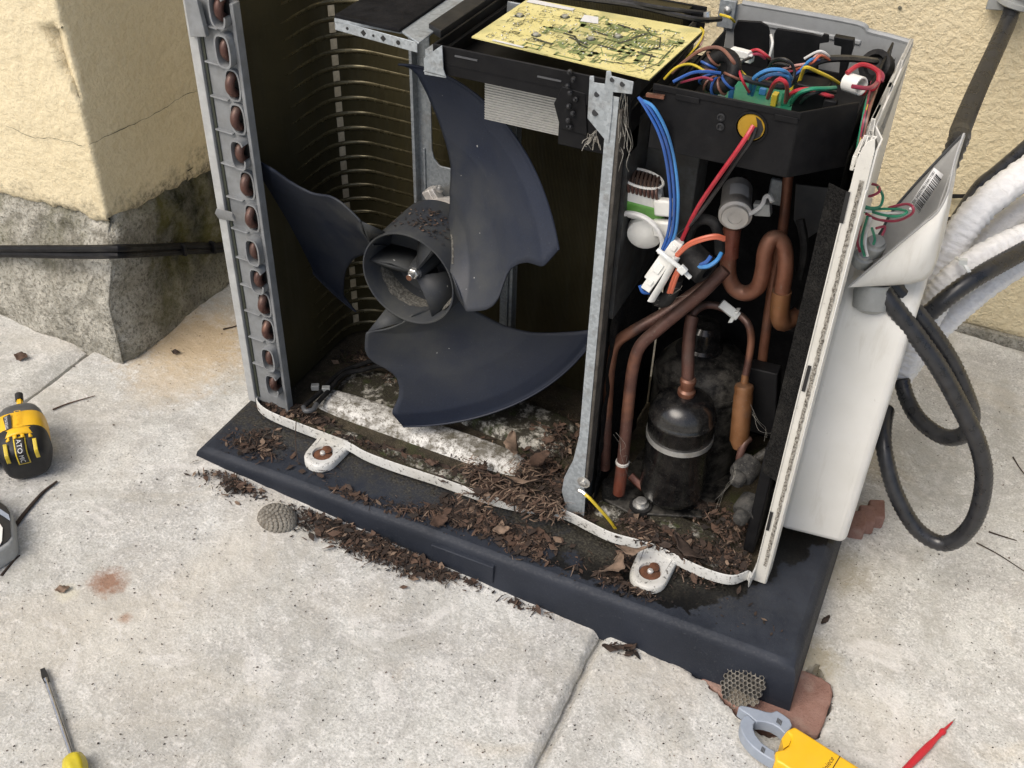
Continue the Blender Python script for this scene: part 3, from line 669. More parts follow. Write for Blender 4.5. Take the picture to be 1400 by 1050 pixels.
# --- fan bracket and motor
cx,cz=.282,.296
def YB(x): return .205
b=MB()
def strip(pts,w,y,th=.003,b=b):
    for i in range(len(pts)-1):
        p,q=Vector((pts[i][0],y,pts[i][1])),Vector((pts[i+1][0],y,pts[i+1][1])); t=(q-p).normalized(); s=Vector((t.z,0,-t.x))*w/2
        b.prism([p-s,p+s,q+s,q-s],(0,th,0))
y_=.205
b.prism([(x,y_,z) for x,z in [(.214,.66),(.237,.66),(.237,.42),(.240,.405),(.250,.395),(.33,.395),(.342,.405),(.345,.42),(.356,.66),(.382,.66),(.382,.0),(.354,.0),(.354,.20),(.345,.212),(.250,.212),(.238,.20),(.238,.0),(.214,.0)]],(0,.0035,0))
br=part(b,'motor_bracket',MT['galvd'],bev=.001)
for x0,x1 in ((.214,.219),(.3795,.3845)):
    b=MB().box(x0-.003,x1-.003,.191,.206,.0,.66); part(b,'flange',MT['galvd'],br,bev=.001)
b=MB().box(.224,.2265,.2015,.206,.03,.42); b.box(.366,.3695,.2015,.206,.03,.44); part(b,'bead',MT['galvd'],br,bev=.001)
for z_ in (.10,.045): part(MB().cyl((.367,.2075,z_),(.367,.2042,z_),.004,10),'hole',MT['ink'],br)
b=MB(); b.lathe([(.045,.0),(.058,.004),(.060,.012),(.060,.045),(.052,.060),(.03,.064),(0,.065)],(cx,.203,cz),(0,-1,0),36); mot=part(b,'fan_motor',MT['cast'])
b=MB(); b.lathe([(.0605,.022),(.064,.022),(.064,.030),(.0605,.030)],(cx,.203,cz),(0,-1,0),36); part(b,'rim',MT['cast'],mot)
for a in (125,215,305,35):
    u=Vector((math.cos(R(a)),0,math.sin(R(a)))); w=Vector((-u.z,0,u.x)); c=Vector((cx,.190,cz))+u*.066
    b=MB().obox(c,u*.013,w*.0075,(0,.010,0)); b.obox(c+u*.0-w*.012+Vector((0,-.003,0)),u*.012,w*.004,(0,.008,0)); lg=part(b,'lug',MT['cast'],mot,bev=.002)
    part(MB().lathe([(.006,0),(.006,.003),(.004,.006),(0,.007)],c+u*.006-w*.0225+Vector((0,-.002,0)),(0,-1,0),12),'bolt',MT['steel'],mot)
# --- fan
def interp(tab,x):
    for (a,fa),(b_,fb) in zip(tab,tab[1:]):
        if x<=b_: t=(x-a)/(b_-a); return fa+(fb-fa)*t
    return tab[-1][1]
TR=[(.068,30),(.08,21),(.095,9),(.105,0.5),(.11,-1.5),(.14,4),(.15,7),(.158,11),(.165,17),(.172,21),(.18,23.5),(.195,25.2),(.21,25.6),(.222,25),(.232,24.4),(.238,24.6),(.25,26.3),(.262,28)]
TB=[(.068,30),(.08,21),(.095,9),(.105,0.5),(.11,-1.5),(.262,28)]
LD=[(.068,60),(.075,66),(.116,75),(.15,79.5),(.185,86.5),(.22,94),(.25,99.5),(.258,103),(.262,107)]
YT=[(.068,.052),(.11,.012),(.18,.013),(.237,.014),(.262,.025)]
YL=[(.068,.112),(.116,.12),(.185,.138),(.25,.166),(.262,.178)]
b=MB(); b.lathe([(.0755,.105),(.0757,.0),(.0748,-.002),(.073,-.002),(.0718,0),(.070,.05),(.066,.066),(.03,.072),(.0,.072)],(cx,.044,cz),(0,1,0),64)
fan=part(b,'fan',MT['fan'],ang=45)
def blade(k):
    def P(u,v,side=0):
        r=.068+(.262-.068)*v; a=interp(TR,r); c=interp(LD,r); t=a+(c-a)*u; tb0=interp(TB,r); uu=(t-tb0)/(c-tb0); y=interp(YT,r)*(1-uu)+interp(YL,r)*uu; r*=1+.03*v
        y+=.014*math.sin(math.pi*u)*v
        ang=R(t-120*k); return Vector((cx+r*math.cos(ang),y+side,cz+r*math.sin(ang)))
    b=MB(); b.grid(P,34,80); o=part(b,'blade',MT['fan'],fan,solid=.0026,ang=60)
    e=[P(u/40,1) for u in range(41)]; b=MB(); 
    b.tube([p+Vector((0,-.0012,0)) for p in e],.0017,6,0); part(b,'rim_bead',MT['fan'],fan)
    # leading root fold: stiffener between hub and trailing corner
    c0=P(0,.21); h0=Vector((cx+.0755*math.cos(R(-2-120*k)),.046,cz+.0755*math.sin(R(-2-120*k)))); h1=Vector((cx+.0755*math.cos(R(24-120*k)),.05,cz+.0755*math.sin(R(24-120*k)))); c1=P(0,.06)
    b=MB().add([c0+Vector((0,.001,0)),h0,h1,c1],[(0,1,2,3)]); part(b,'root_gusset',MT['fan'],fan,solid=.002)
    # line of dust on the root
    pts=[P(u,.055)+Vector((0,-.002,0)) for u in (.18,.3,.42,.55,.68)]
    b=MB().tube(pts,.0016,6,4); part(b,'root_fillet',MT['dust'],fan)
for k in range(3): blade(k)
# inner spider
for a in (172,52,-68):
    u=Vector((math.cos(R(a)),0,math.sin(R(a)))); w=Vector((-u.z,0,u.x)); c=Vector((cx,0,cz))
    vs=[c+u*.006+Vector((0,.062,0)),c+u*.040+w*.002+Vector((0,.064,0)),c+u*.0708+w*.006+Vector((0,.056,0)),c+u*.0708+w*.006+Vector((0,.113,0)),c+u*.006+Vector((0,.113,0))]
    b=MB().add(vs,[(0,1,2,3,4)]); part(b,'rib',MT['fan'],fan,solid=.003)
    b=MB().add([c+u*.006+Vector((0,.063,0)),c+u*.0705+w*.006+Vector((0,.058,0)),c+u*.058+w*.042+Vector((0,.098,0)),c+u*.02+w*.03+Vector((0,.098,0))],[(0,1,2,3)]); part(b,'web',MT['fan'],fan,solid=.002)
# dust caked in the lower barrel
b=MB()
def bd(u,v):
    a=R(178+112*u); y=.108-.038*v*(math.sin(math.pi*min(1,max(0,u*.9+.05)))**.5)+.004*nz((u*6,v,0),2,2); rr=.0700-.0012*math.sin(math.pi*v); return (cx+rr*math.cos(a),y,cz+rr*math.sin(a))
b.grid(bd,40,8); part(b,'dust_cake',MT['dust'],fan)
b=MB().grid(lambda u,v:(cx+(.058+.011*u)*math.cos(R(-62+36*v)),.112-.05*u*math.sin(math.pi*v)**.4,cz+(.058+.011*u)*math.sin(R(-62+36*v))),8,14); part(b,'dust_cake',MT['dust'],fan)
b=MB(); b.lathe([(.018,.0),(.014,-.04),(.011,-.052)],(cx,.116,cz),(0,1,0),20); part(b,'hub_boss',MT['fan'],fan); b=MB(); b.lathe([(.0085,0),(.0085,.008),(.007,.0095)],(cx,.066,cz),(0,-1,0),6); b.lathe([(.0048,0),(.0048,.008),(.0035,.0095),(0,.0096)],(cx,.056,cz),(0,-1,0),14); part(b,'shaft_nut',MT['steel'],fan)
part(MB().lathe([(.0047,0),(.004,.001),(0,.001)],(cx,.0466,cz),(0,-1,0),12),'shaft_end',MT['rust'],fan)
# --- partition between the bays
b=MB(); b.box(.5905,.5922,-.002,.29,-.004,.652); pn=part(b,'partition',MT['dsteel'])  # sheet in a darker steel than its galvanised front flange
b=MB(); fl=[(-.0,.655),(0,.15),(-.006,.10),(-.018,.06),(-.020,.03),(-.012,.004),(-.004,.0)]
b.prism([Vector((.5922,-.0035,z)) for z in (.655,.0)]+[Vector((.579+o,-.0035,z)) for o,z in fl[::-1]][0:],(0,.0015,0)); part(b,'front_flange',MT['galv'],pn)
b=MB(); b.box(.5922,.597,-.0025,.02,.05,.64); part(b,'flange_return',MT['grimy'],pn,bev=.001)
b=MB(); b.prism([PY(x,y,-.005) for x,y in [(806,104),(812,104),(812,113),(827,115),(829,97),(835,97),(836,104),(866,112),(864,129),(838,126),(837,150),(832,196),(826,190),(803,162)]],(0,.0015,0)); tp=part(b,'top_tab',MT['galv'],pn,bev=.0005)
for x,y,r in ((816,129,.0032),(814,154,.004),(851,115,.003),(837,109,.0028)): part(MB().cyl(PY(x,y,-.0058),PY(x,y,-.0045),r,12),'hole',MT['ink'],pn)
b=MB(); b.lathe([(.010,0),(.010,.001),(.005,.0015),(.005,.005),(.003,.006),(0,.006)],(.592,-.004,.064),(0,-1,0),14); part(b,'earth_screw',MT['steel'],pn)
b=MB(); b.prism([PY(x,y,-.003) for x,y in [(772,695),(778,655),(797,655),(800,680),(798,712),(780,706)]],(0,.001,0)); part(b,'bottom_tab',MT['galv'],pn)
# felt on the compressor side of the partition and of the side panel
b=MB(); b.grid(lambda u,v:(.597+.004*nz((u*3,v*3,0),3,3)+.002,.03+.19*u,.0+.34*v+.03*nz((u,0,0),6,2)*(v>.9)),12,18); part(b,'felt_sheet',MT['felt'],pn)
b=MB(); b.grid(lambda u,v:(.847+.0012*nz((u*3,v*6,0),4,3),.012+.30*u,.20+.44*v),14,26); fs_=part(b,'felt_sheet',MT['felt'])
# --- side and rear panel
b=MB(); b.prism([(.8765,-.001,-.014),(.8765,.03,-.014),(.8645,.06,-.014),(.8625,.33,-.014),(.8605,.33,-.014),(.8625,.06,-.014),(.8745,.03,-.014),(.8745,-.001,-.014)],(0,0,.669)); sp=part(b,'side_panel',MT['panel'])
b=MB(); b.box(.62,.8605,.3285,.33,-.01,.655); part(b,'rear_sheet',MT['panel'],sp)
b=MB()
b.prism([(.8585,-.003,-.016),(.8745,-.003,-.016),(.8745,-.003,.62),(.874,-.003,.655),(.871,-.003,.668),(.865,-.003,.664),(.861,-.003,.655),(.8585,-.003,.642)],(0,.0018,0)); part(b,'front_flange',MT['flange'],sp,bev=.0006)
b=MB(); b.grid(lambda u,v:(.8665+.0045*u+.0012*nz((u,v*30,0),3,2),-.0038-.0014*abs(nz((u*2,v*40,1),2,3)),.02+.60*v),3,140); part(b,'gasket',MT['seal'],sp)
b=MB(); b.box(.8745,.8762,-.0042,.004,-.014,.61); part(b,'outer_fold',MT['panel'],sp,bev=.0008)
b=MB(); b.box(.857,.8588,-.0045,.02,-.014,.60); part(b,'inner_fold',MT['flange'],sp,bev=.0006)
b=MB(); b.grid(lambda u,v:(.834+.0235*u,.004+.0015*nz((u*2,v*9,0),3,3)+.012*(1-u),.17+.43*v),4,60); part(b,'felt_strip',MT['felt'],sp)
for a,c in (((1160,262),(1150,305)),((1107,500),(1098,535)),((1055,700),(1049,725))):
    p=PY(*a,-.0044);q=PY(*c,-.0044); b=MB(); d=(q-p).normalized(); s=Vector((d.z,0,-d.x))*.0022; b.prism([p-s,p+s,q+s,q-s],(0,-.0004,0)); part(b,'slot',MT['ink'],sp)
# serrated top edge
b=MB(); pts=[(.862,.0,.655)]
ys=[0,.02,.03,.05,.06,.10,.115,.125,.16,.175,.19,.23,.245,.26,.30,.33]; hh=[.0,.012,.002,.004,.014,.014,.002,.0,.012,.012,.0,.004,.014,.012,.013,.012]
pl=[Vector((.8575,y,.648+h)) for y,h in zip(ys,hh)]; b.prism([Vector((.8575,.33,.63)),Vector((.8575,0,.63))]+pl,(.0045,0,0))
for p in b.v: p.x+=.012*max(0,1-p.y/.06); part(b,'top_edge',MT['flange'],sp,bev=.001)
b=MB(); b.box(.853,.8575,.003,.325,.625,.642); part(b,'top_return',MT['flange'],sp,bev=.001)
b=MB(); b.tube([(.64,.329,.668),(.70,.329,.668),(.79,.329,.667),(.805,.329,.660),(.83,.329,.658),(.858,.329,.655)],.004,8,4); part(b,'rolled_edge',MT['inner'],sp)
b=MB(); b.prism([(.625,.3275,.60),(.86,.3275,.60),(.86,.3275,.655),(.805,.3275,.658),(.79,.3275,.667),(.64,.3275,.668),(.625,.3275,.662)],(0,-.0015,0)); part(b,'rear_panel',MT['inner'],sp)  # bare inside sheet, its grey also carrying the shade in there
b=MB().obox((.735,.3262,.646),(.065,0,-.001),(0,.0025,0),(0,0,.0035)); part(b,'bead',MT['inner'],sp,bev=.002,seg=3)
b=MB().box(.612,.634,.318,.3275,.635,.672); hg=part(b,'hinge_tab',MT['galvd'],sp,bev=.001); part(MB().lathe([(.005,0),(.005,.002),(.0,.004)],(.624,.317,.660),(0,-1,0),10),'rivet',MT['steel'],hg)
# --- valve cover on the right flank
b=MB(); b.prism([(.866,y,z) for y,z in [(.095,.0),(.095,.365),(.102,.392),(.125,.418),(.175,.446),(.27,.45),(.27,.0)]],(.096,0,0))
for p in b.v:
    if p.x>.9: p.z+=.010*(1-p.z/.45)
part(b,'valve_cover',MT['cover'],bev=.011,seg=4)
# ---------------- control box, fan side
zb0,zb1=.628,.664
b=MB(); T=.003
b.box(.345,.600,.018,.018+T,zb0,zb1); b.box(.345,.345+T,.021,.305,zb0,zb1); b.box(.345,.600,.302,.305,zb0,zb1); b.box(.348,.600,.021,.302,zb0,zb0+T)
cb=part(b,'control_box',MT['blackp'],bev=.0012)
b=MB().box(.349,.354,.03,.30,.645,.652); b.box(.35,.6,.0175,.0182,.6405,.6412); part(b,'inner_ledge',MT['blackp'],cb)
for a in ((622,76),(735,104)):
    p=PY(*a,.0175); b=MB().box(p.x-.0,p.x+.030,.0166,.0179,p.z-.0012,p.z+.0008); part(b,'slot_edge',MT['mgry'],cb)
b=MB().box(.512,.600,.0195,.06,.570,.632); part(b,'duct_block',MT['blackp'],cb,bev=.002)
b=MB().prism([PY(x,y,.0172) for x,y in [(757,142),(768,118),(800,128),(803,186),(766,176)]],(0,.002,0)); part(b,'side_plate',MT['blackp'],cb,bev=.001)
rd=random.Random(3)
for i in range(9):
    p=PY(776+rd.random()*14,98+i*9.5,.014); b=MB().lathe([(.0034,0),(.003,.003),(.0016,.004),(.0014,.007)],p,(rd.uniform(-.5,.5),-1,rd.uniform(-.2,.6)),8); part(b,'cable_stub',MT['dkg'],cb)
# heat sink
hs=[PY(x,y,.05) for x,y in [(665,108),(766,134),(762,184),(663,163)]]
b=MB(); x0,x1=.400,.502; zt_,zb_=.628,.566
b.box(x0,x1,.052,.128,zt_-.004,zt_); 
b.box(x0,x1,.0505,.053,zb_,zt_-.003)
hsk=part(b,'heat_sink',MT['alu'])
for i in range(18): part(MB().box(x0,x1,.0490,.0505,zb_+.0008+.0033*i,zb_+.0024+.0033*i),'fin',MT['alu'],hsk)
for i in range(14): part(MB().box(x1-.001,x1+.001,.055+.005*i,.057+.005*i,zb_,zt_-.003),'fin',MT['dkg'],hsk)
# circuit board
zp=.6665
pc=[PZ(*p,zp) for p in [(645,50),(888,108),(963,40),(722,-2)]]
b=MB().prism(pc,(0,0,-.0018)); brd=part(b,'circuit_board',MT['pcb'])
U=pc[1]-pc[0]; V=pc[3]-pc[0]
def bp_(u,v,h=.0004): return pc[0]+U*u+V*v+Vector((0,0,h))
tb=[MB(),MB(),MB(),MB()]
rd=random.Random(11)
def trace(b,pts,w,h):
    for i in range(len(pts)-1):
        p,q=bp_(*pts[i],h),bp_(*pts[i+1],h); t=(q-p).normalized(); s=Vector((-t.y,t.x,0))*w/2; p=p-t*w/2;q=q+t*w/2
        b.add([p-s,q-s,q+s,p+s],[(0,1,2,3)])
for i in range(85):
    u=.34+.66*rd.random(); v=.06+.88*rd.random(); pts=[(u,v)]
    for k in range(rd.randint(1,4)):
        if k%2: u+=rd.uniform(-.12,.12)
        else: v+=rd.uniform(-.14,.14)
        if rd.random()<.3: u+=rd.uniform(-.05,.05)
        u=min(.98,max(.2,u)); v=min(.97,max(.03,v)); pts.append((u,v))
    trace(tb[0],pts,rd.choice((.0012,.0018,.003,.006)),.0003+.00001*i/10)
for c in ((.55,.72),(.70,.75),(.62,.5),(.78,.6),(.5,.35)):
    for k in range(6): trace(tb[0],[(c[0]+.018*k,c[1]-.1),(c[0]+.018*k,c[1]+.02),(c[0]+.05+.018*k,c[1]+.1)],.0018,.0005)
for a,c in (((.52,.62),(.60,.60)),((.62,.38),(.71,.37)),((.70,.50),(.735,.62)),((.735,.66),(.775,.80)),((.60,.86),(.70,.83)),((.83,.42),(.92,.40)),((.45,.40),(.56,.34)),((.30,.22),(.40,.20))): trace(tb[1],[a,c],.0042,.0007)
trace(tb[1],[(.40,.45),(.46,.44),(.53,.31),(.58,.28)],.0032,.0008); trace(tb[1],[(.72,.95),(.80,.80),(.86,.78),(.90,.60),(.86,.45)],.0016,.0008)
trace(tb[1],[(.70,.12),(.82,.14),(.92,.30),(.90,.44),(.80,.30),(.78,.20)],.0013,.0008); trace(tb[1],[(.93,.1),(.97,.3),(.96,.7)],.001,.0008); trace(tb[1],[(.36,.80),(.42,.84),(.44,.78)],.003,.0008)
for i in range(420):
    u,v=rd.uniform(.02,.98),rd.uniform(.03,.97); l=rd.uniform(.006,.03)
    trace(tb[1],[(u,v),(u+(l if rd.random()<.6 else 0),v+(l if rd.random()<.5 else 0)+.001)],.0007,.0009)
for i in range(22):
    u,v=rd.uniform(.03,.4),rd.uniform(.05,.8); w_,h_=rd.uniform(.02,.05),rd.uniform(.03,.06)
    trace(tb[1],[(u,v),(u+w_,v),(u+w_,v+h_),(u,v+h_),(u,v)],.0007,.0009)
for i in range(230):
    p=bp_(rd.uniform(.05,.97),rd.uniform(.05,.95)); q=rd.uniform(.0006,.0014); tb[2].lathe([(q,0),(q*.6,q*.5),(0,q*.7)],p,(0,0,1),6)
for u,v in ((.28,.30),(.55,.46),(.30,.78),(.66,.62),(.08,.6)): tb[2].lathe([(.0042,0),(.0042,.0022),(.003,.003),(0,.0031)],bp_(u,v),(0,0,1),10); tb[1].lathe([(.0065,0),(.0,.0006)],bp_(u,v,.0005),(0,0,1),14)
for q in ([(.40,.75),(.50,.78),(.46,.92),(.38,.9)],[(.02,.90),(.30,.93),(.30,.99),(.02,.99)],[(.12,.0),(.30,.0),(.30,.03),(.12,.03)]): part(MB().add([bp_(u,v,.0011) for u,v in q],[(0,1,2,3)]),'white_print',MT['paper'],brd)
for q,nm,mm in ((tb[0],'copper_trace','tgrn'),(tb[1],'printed_marking','tink'),(tb[2],'solder_joint','solder')): part(q,nm,MT[mm],brd)['kind']='stuff'
# --- control box, compressor side (open tray with chamfered end)
Z0,Z1=.600,.676
out=[(.628,.004),(.790,.004),(.842,.062),(.842,.30),(.628,.30)]
b=MB()
for i in range(len(out)):
    a=Vector((*out[i],0)); c=Vector((*out[(i+1)%5],0)); t=(c-a).normalized(); nn=Vector((-t.y,t.x,0))*.003
    z1=(Z1,Z1,Z1-.014,.612,.64)[i]
    b.prism([a+Vector((0,0,Z0)),c+Vector((0,0,Z0)),c+nn+Vector((0,0,Z0)),a+nn+Vector((0,0,Z0))],(0,0,z1-Z0))
b.prism([Vector((x,y,Z0+.001)) for x,y in [(.631,.007),(.789,.007),(.839,.063),(.839,.297),(.631,.297)]],(0,0,.003))
tray=part(b,'wiring_tray',MT['blackp'],bev=.001)
part(MB().box(.628,.792,.0025,.0042,.669,.6765),'rim',MT['blackp'],tray,bev=.0008)
for x0,x1 in ((.655,.682),(.765,.79)): part(MB().box(x0,x1,.0014,.0026,.664,.6705),'catch',MT['blackp'],tray,bev=.0005)
p=PY(1027,174,.0036); b=MB().lathe([(.0150,0),(.0145,.0008),(.0,.0008)],p,(0,-1,0),24); part(b,'cable_hole',MT['ytag'],tray); b=MB().prism([p+Vector((x*.014,-.0012,z*.014)) for x,z in ((.25,.95),(.7,.7),(.98,.1),(.8,-.6),(.3,-.95),(.5,-.3),(.45,.4))],(0,-.0006,0)); part(b,'plug_gap',MT['ink'],tray)  # black crescent painted over the yellow disc as the hole's shaded side
b=MB().lathe([(.018,0),(.018,.0016),(.0162,.002),(.0158,0)],p,(0,-1,0),28); part(b,'hole_rim',MT['blackp'],tray)
for x,y in ((985,173),(986,160)): 
    q=PY(x,y,.0036); part(MB().lathe([(.0045,0),(.0045,.0015),(.003,.002),(.002,.0005),(0,.0005)],q,(0,-1,0),12),'boss',MT['dkg'],tray)
for pl_ in ([(1003,95),(1003,40),(1008,28),(1040,30),(1050,36),(1052,44),(1050,95)],[(1057,100),(1058,46),(1062,39),(1110,46),(1124,50),(1126,46),(1133,48),(1133,58),(1120,60),(1118,100)]):
    b=MB().prism([PY(x,y,.285) for x,y in pl_],(0,.004,0)); part(b,'upright_panel',MT['blackp'],tray,bev=.001)
b=MB().prism([PY(x,y,.27) for x,y in [(1140,50),(1167,55),(1166,66),(1156,100),(1146,110),(1150,64),(1140,62)]],(0,.012,0)); part(b,'clip_post',MT['blackp'],tray,bev=.001)
b=MB().box(.765,.80,.10,.13,.60,.668); b.box(.80,.815,.09,.10,.62,.66); part(b,'terminal_holder',MT['blackp'],tray,bev=.002)
b=MB(); 
rd=random.Random(5)
part(MB().box(.66,.80,.05,.20,.612,.616),'small_board',MT['w_green'],tray)
for i in range(16):
    x,y=rd.uniform(.665,.79),rd.uniform(.05,.19); part(MB().box(x,x+rd.uniform(.005,.014),y,y+rd.uniform(.005,.012),.616,.616+rd.uniform(.004,.02)),'component',rd.choice([MT['white'],MT['w_lblue'],MT['blackp'],MT['w_yellow'],MT['w_green']]),tray,bev=.0008)
# toroid with twisted windings
p=PZ(985,97,.668); ax=Vector((-.35,-.8,.45)).normalized(); u,w,ax=frame(ax)
pts=[p+(u*math.cos(a)+w*math.sin(a))*.018 for a in [2*math.pi*i/28 for i in range(29)]]
tor=part(MB().tube(pts,.0085,12,0),'ferrite_ring',MT['rubber'],tray)
for i in range(9):
    a=R(150+26*i); d=u*math.cos(a)+w*math.sin(a); c=p+d*.018
    q=[c+(d*math.cos(t)+ax*math.sin(t))*.0098 for t in [2*math.pi*k/12 for k in range(13)]]
    part(MB().tube(q,.0016,6,0),'winding',MT['w_blue'] if i%2 else MT['w_brown'],AC)
b=MB().lathe([(.0105,0),(.0105,.020),(.0100,.021),(.0085,.021),(.0085,0),(.0105,0)],PZ(1158,112,.672),(.75,-.45,.1),24,caps=False); part(b,'white_sleeve',MT['white'],tray)
b=MB().lathe([(.018,0),(.020,.003),(.020,.018),(.013,.020),(.011,.012),(0,.012)],(.832,.298,.628)if 0 else PZ(1203,95,.64),(-.35,-.75,.5),20); part(b,'cable_grommet',MT['rubber'],tray)
def wire(pts,m,r=.0016,name='wire'): return part(MB().tube(pts,r,7,6),name,MT[m])
Q=lambda *a:[PZ(x,y,z) for x,y,z in a]
wire(Q((918,100,.655),(935,85,.67),(960,68,.688),(985,66,.692),(1003,85,.684),(1010,100,.665)),'w_brown',.0022)
wire(Q((920,112,.662),(945,100,.672),(965,98,.674),(985,100,.672)),'w_blue',.002); wire(Q((930,113,.66),(960,106,.668),(975,110,.668)),'w_maroon',.0016)
wire(Q((908,108,.655),(925,92,.672),(945,88,.674),(965,98,.668)),'w_yellow',.0015)
wire(Q((938,80,.648),(955,60,.668),(962,44,.672),(958,38,.665)),'w_yellow',.0013); wire(Q((945,72,.648),(957,62,.666),(962,50,.668)),'w_pink',.0013); wire(Q((940,76,.648),(952,66,.663),(960,52,.664)),'w_black',.0014)
wire(Q((1007,86,.68),(1015,110,.668),(1024,126,.652)),'w_red',.0016); wire(Q((1003,85,.67),(1018,102,.668),(1030,115,.66)),'w_yellow',.0013)
wire(Q((1024,128,.640),(1030,108,.668),(1050,96,.683),(1072,97,.683),(1082,108,.668)),'w_lblue',.0023); wire(Q((1028,130,.640),(1036,112,.664),(1055,102,.676),(1076,104,.676),(1080,118,.66)),'w_lblue',.0021)
wire(Q((1050,134,.640),(1058,115,.672),(1068,109,.682),(1076,118,.675),(1074,140,.640)),'w_red',.0026)
wire(Q((1074,138,.645),(1085,126,.662),(1105,122,.668),(1130,130,.665),(1138,132,.66)),'w_red',.0024)
wire(Q((1090,122,.655),(1096,102,.676),(1102,92,.69),(1118,98,.682),(1135,106,.672),(1147,114,.66)),'w_yellow',.0021)
wire(Q((1082,140,.645),(1092,128,.665),(1108,122,.673),(1130,121,.672),(1142,120,.668)),'w_green',.0024); wire(Q((1094,141,.645),(1104,131,.662),(1125,125,.668),(1142,126,.66)),'w_black',.0021)
wire(Q((1000,95,.66),(1010,104,.668),(1035,112,.664),(1070,118,.658),(1085,110,.662),(1100,95,.672),(1125,82,.68),(1160,80,.676),(1198,84,.66)),'w_black',.0042,'cable')
wire(Q((1050,95,.662),(1058,82,.68),(1075,82,.685),(1086,95,.675),(1082,115,.66)),'w_black',.0019); wire(Q((1040,100,.655),(1060,88,.672),(1078,90,.674),(1090,104,.66)),'w_black',.0017)
wire(Q((1068,95,.668),(1085,90,.675),(1105,86,.682),(1118,75,.688),(1130,78,.68)),'w_pink',.0016); wire(Q((1072,98,.664),(1090,94,.672),(1110,86,.684),(1122,76,.69),(1134,82,.68)),'w_orange',.0015)
wire(Q((1088,105,.664),(1098,92,.678),(1108,82,.688),(1118,80,.684)),'w_lblue',.0017); wire(Q((1080,108,.664),(1095,96,.674),(1112,84,.685),(1120,82,.682)),'w_blue',.0015)
wire(Q((1060,110,.655),(1080,98,.668),(1100,96,.67),(1110,88,.672)),'w_maroon',.0014); wire(Q((1045,112,.655),(1055,104,.664),(1068,98,.67)),'w_maroon',.0014); wire(Q((1100,80,.68),(1120,70,.692),(1132,76,.686),(1136,84,.672)),'w_white',.0016)
wire(Q((1022,72,.672),(1035,68,.678),(1048,76,.674),(1052,80,.668)),'w_red',.0019); wire(Q((1024,76,.672),(1036,74,.676),(1046,80,.67)),'w_maroon',.0019)
wire(Q((1052,78,.655),(1056,60,.67),(1054,48,.672)),'w_white',.0016); wire(Q((1000,96,.66),(1015,84,.672),(1028,78,.672)),'w_black',.0018)
b=MB(); p=PZ(1017,75,.672)
for i in range(4): b.obox(p+Vector((.004*i-.008,.002*math.sin(i*2),.002*math.cos(i*3))),(.0075,-.001,.0),(.001,.005,.0),(0,0,.004+.001*(i%2)))
part(b,'white_connector',MT['white'],tray,bev=.0008)
wire(Q((1158,100,.684),(1178,88,.69),(1200,98,.682),(1198,118,.668),(1180,128,.655),(1166,125,.655)),'w_red',.0027); wire(Q((1165,118,.68),(1190,120,.676),(1203,108,.67)),'w_maroon',.0025); wire(Q((1195,92,.67),(1207,102,.67),(1205,112,.665)),'w_maroon',.002)
for i,(m_,dx) in enumerate((('w_maroon',0),('w_black',4),('w_brown',8),('w_green',-3),('w_maroon',6),('w_yellow',2))): wire([PZ(1192+dx,112+3*i,.655),PY(1184+dx*.6,150,.07),PY(1176+dx*.5,190,.05),PY(1168+dx*.4,225,.05)],m_,.0016)
wire(Q((780,-4,.672),(860,6,.676),(930,22,.672),(960,27,.668),(985,26,.66)),'w_black',.0035,'cable'); wire(Q((820,-6,.674),(900,10,.68),(965,18,.672)),'w_black',.0028,'cable'); wire(Q((985,20,.668),(998,24,.67),(1004,30,.66)),'w_yellow',.0018)
b=MB().lathe([(.005,0),(.005,.012),(.003,.014)],PZ(966,16,.674),(.3,-.2,-1),8); part(b,'cable_clip',MT['steel'],cb)
# top plate beside the box: steel bracket with foam-faced sheet
zq=.664
pl=[PZ(*q,zq) for q in [(457,25),(548,42),(640,-22),(560,-40)]]
b=MB().prism(pl,(0,0,-.004)); tb_=part(b,'top_bracket',MT['galv'])
b=MB().prism([PZ(*q,zq+.004) for q in [(457,20),(546,40),(636,-22),(555,-40)]],(0,0,-.0045)); part(b,'foam_sheet',MT['foam'],tb_,bev=.001)
a=PZ(457,27,zq-.003); c=PZ(570,58,zq-.003)
b=MB().prism([a,c,c+Vector((0,0,-.013)),a+Vector((0,0,-.013))],(0,.0015,0)); fr=part(b,'front_edge',MT['galv'],tb_,bev=.0006)
for t,r in ((.16,.002),(.36,.0042),(.48,.0016),(.60,.0042),(.78,.003)):
    q=a.lerp(c,t)+Vector((0,-.0006,-.0065)); part(MB().cyl(q,q+Vector((0,.001,0)),r,10 if r<.004 else 4),'hole',MT['ink'],tb_)
b=MB().prism([PZ(*q,zq) for q in [(548,42),(572,58),(650,0),(640,-22)]],(0,0,-.003)); part(b,'side_rail',MT['galv'],tb_,bev=.001)
b=MB().prism([PZ(*q,zq+.006) for q in [(586,32),(602,42),(690,-18),(672,-26)]],(0,0,-.010)); part(b,'rail',MT['dkg'],tb_,bev=.001)
b=MB().prism([PY(*q,.012) for q in [(579,80),(598,66),(604,62),(606,95),(610,107),(580,102)]],(0,.002,0)); b.prism([PY(579,96,.012),PY(610,104,.012),PY(610,104,.03),PY(579,96,.03)],(0,0,-.002)); part(b,'corner_tab',MT['galv'],tb_,bev=.0006)
b=MB().box(.335,.346,.018,.05,.63,.655); part(b,'tab_web',MT['galv'],tb_)
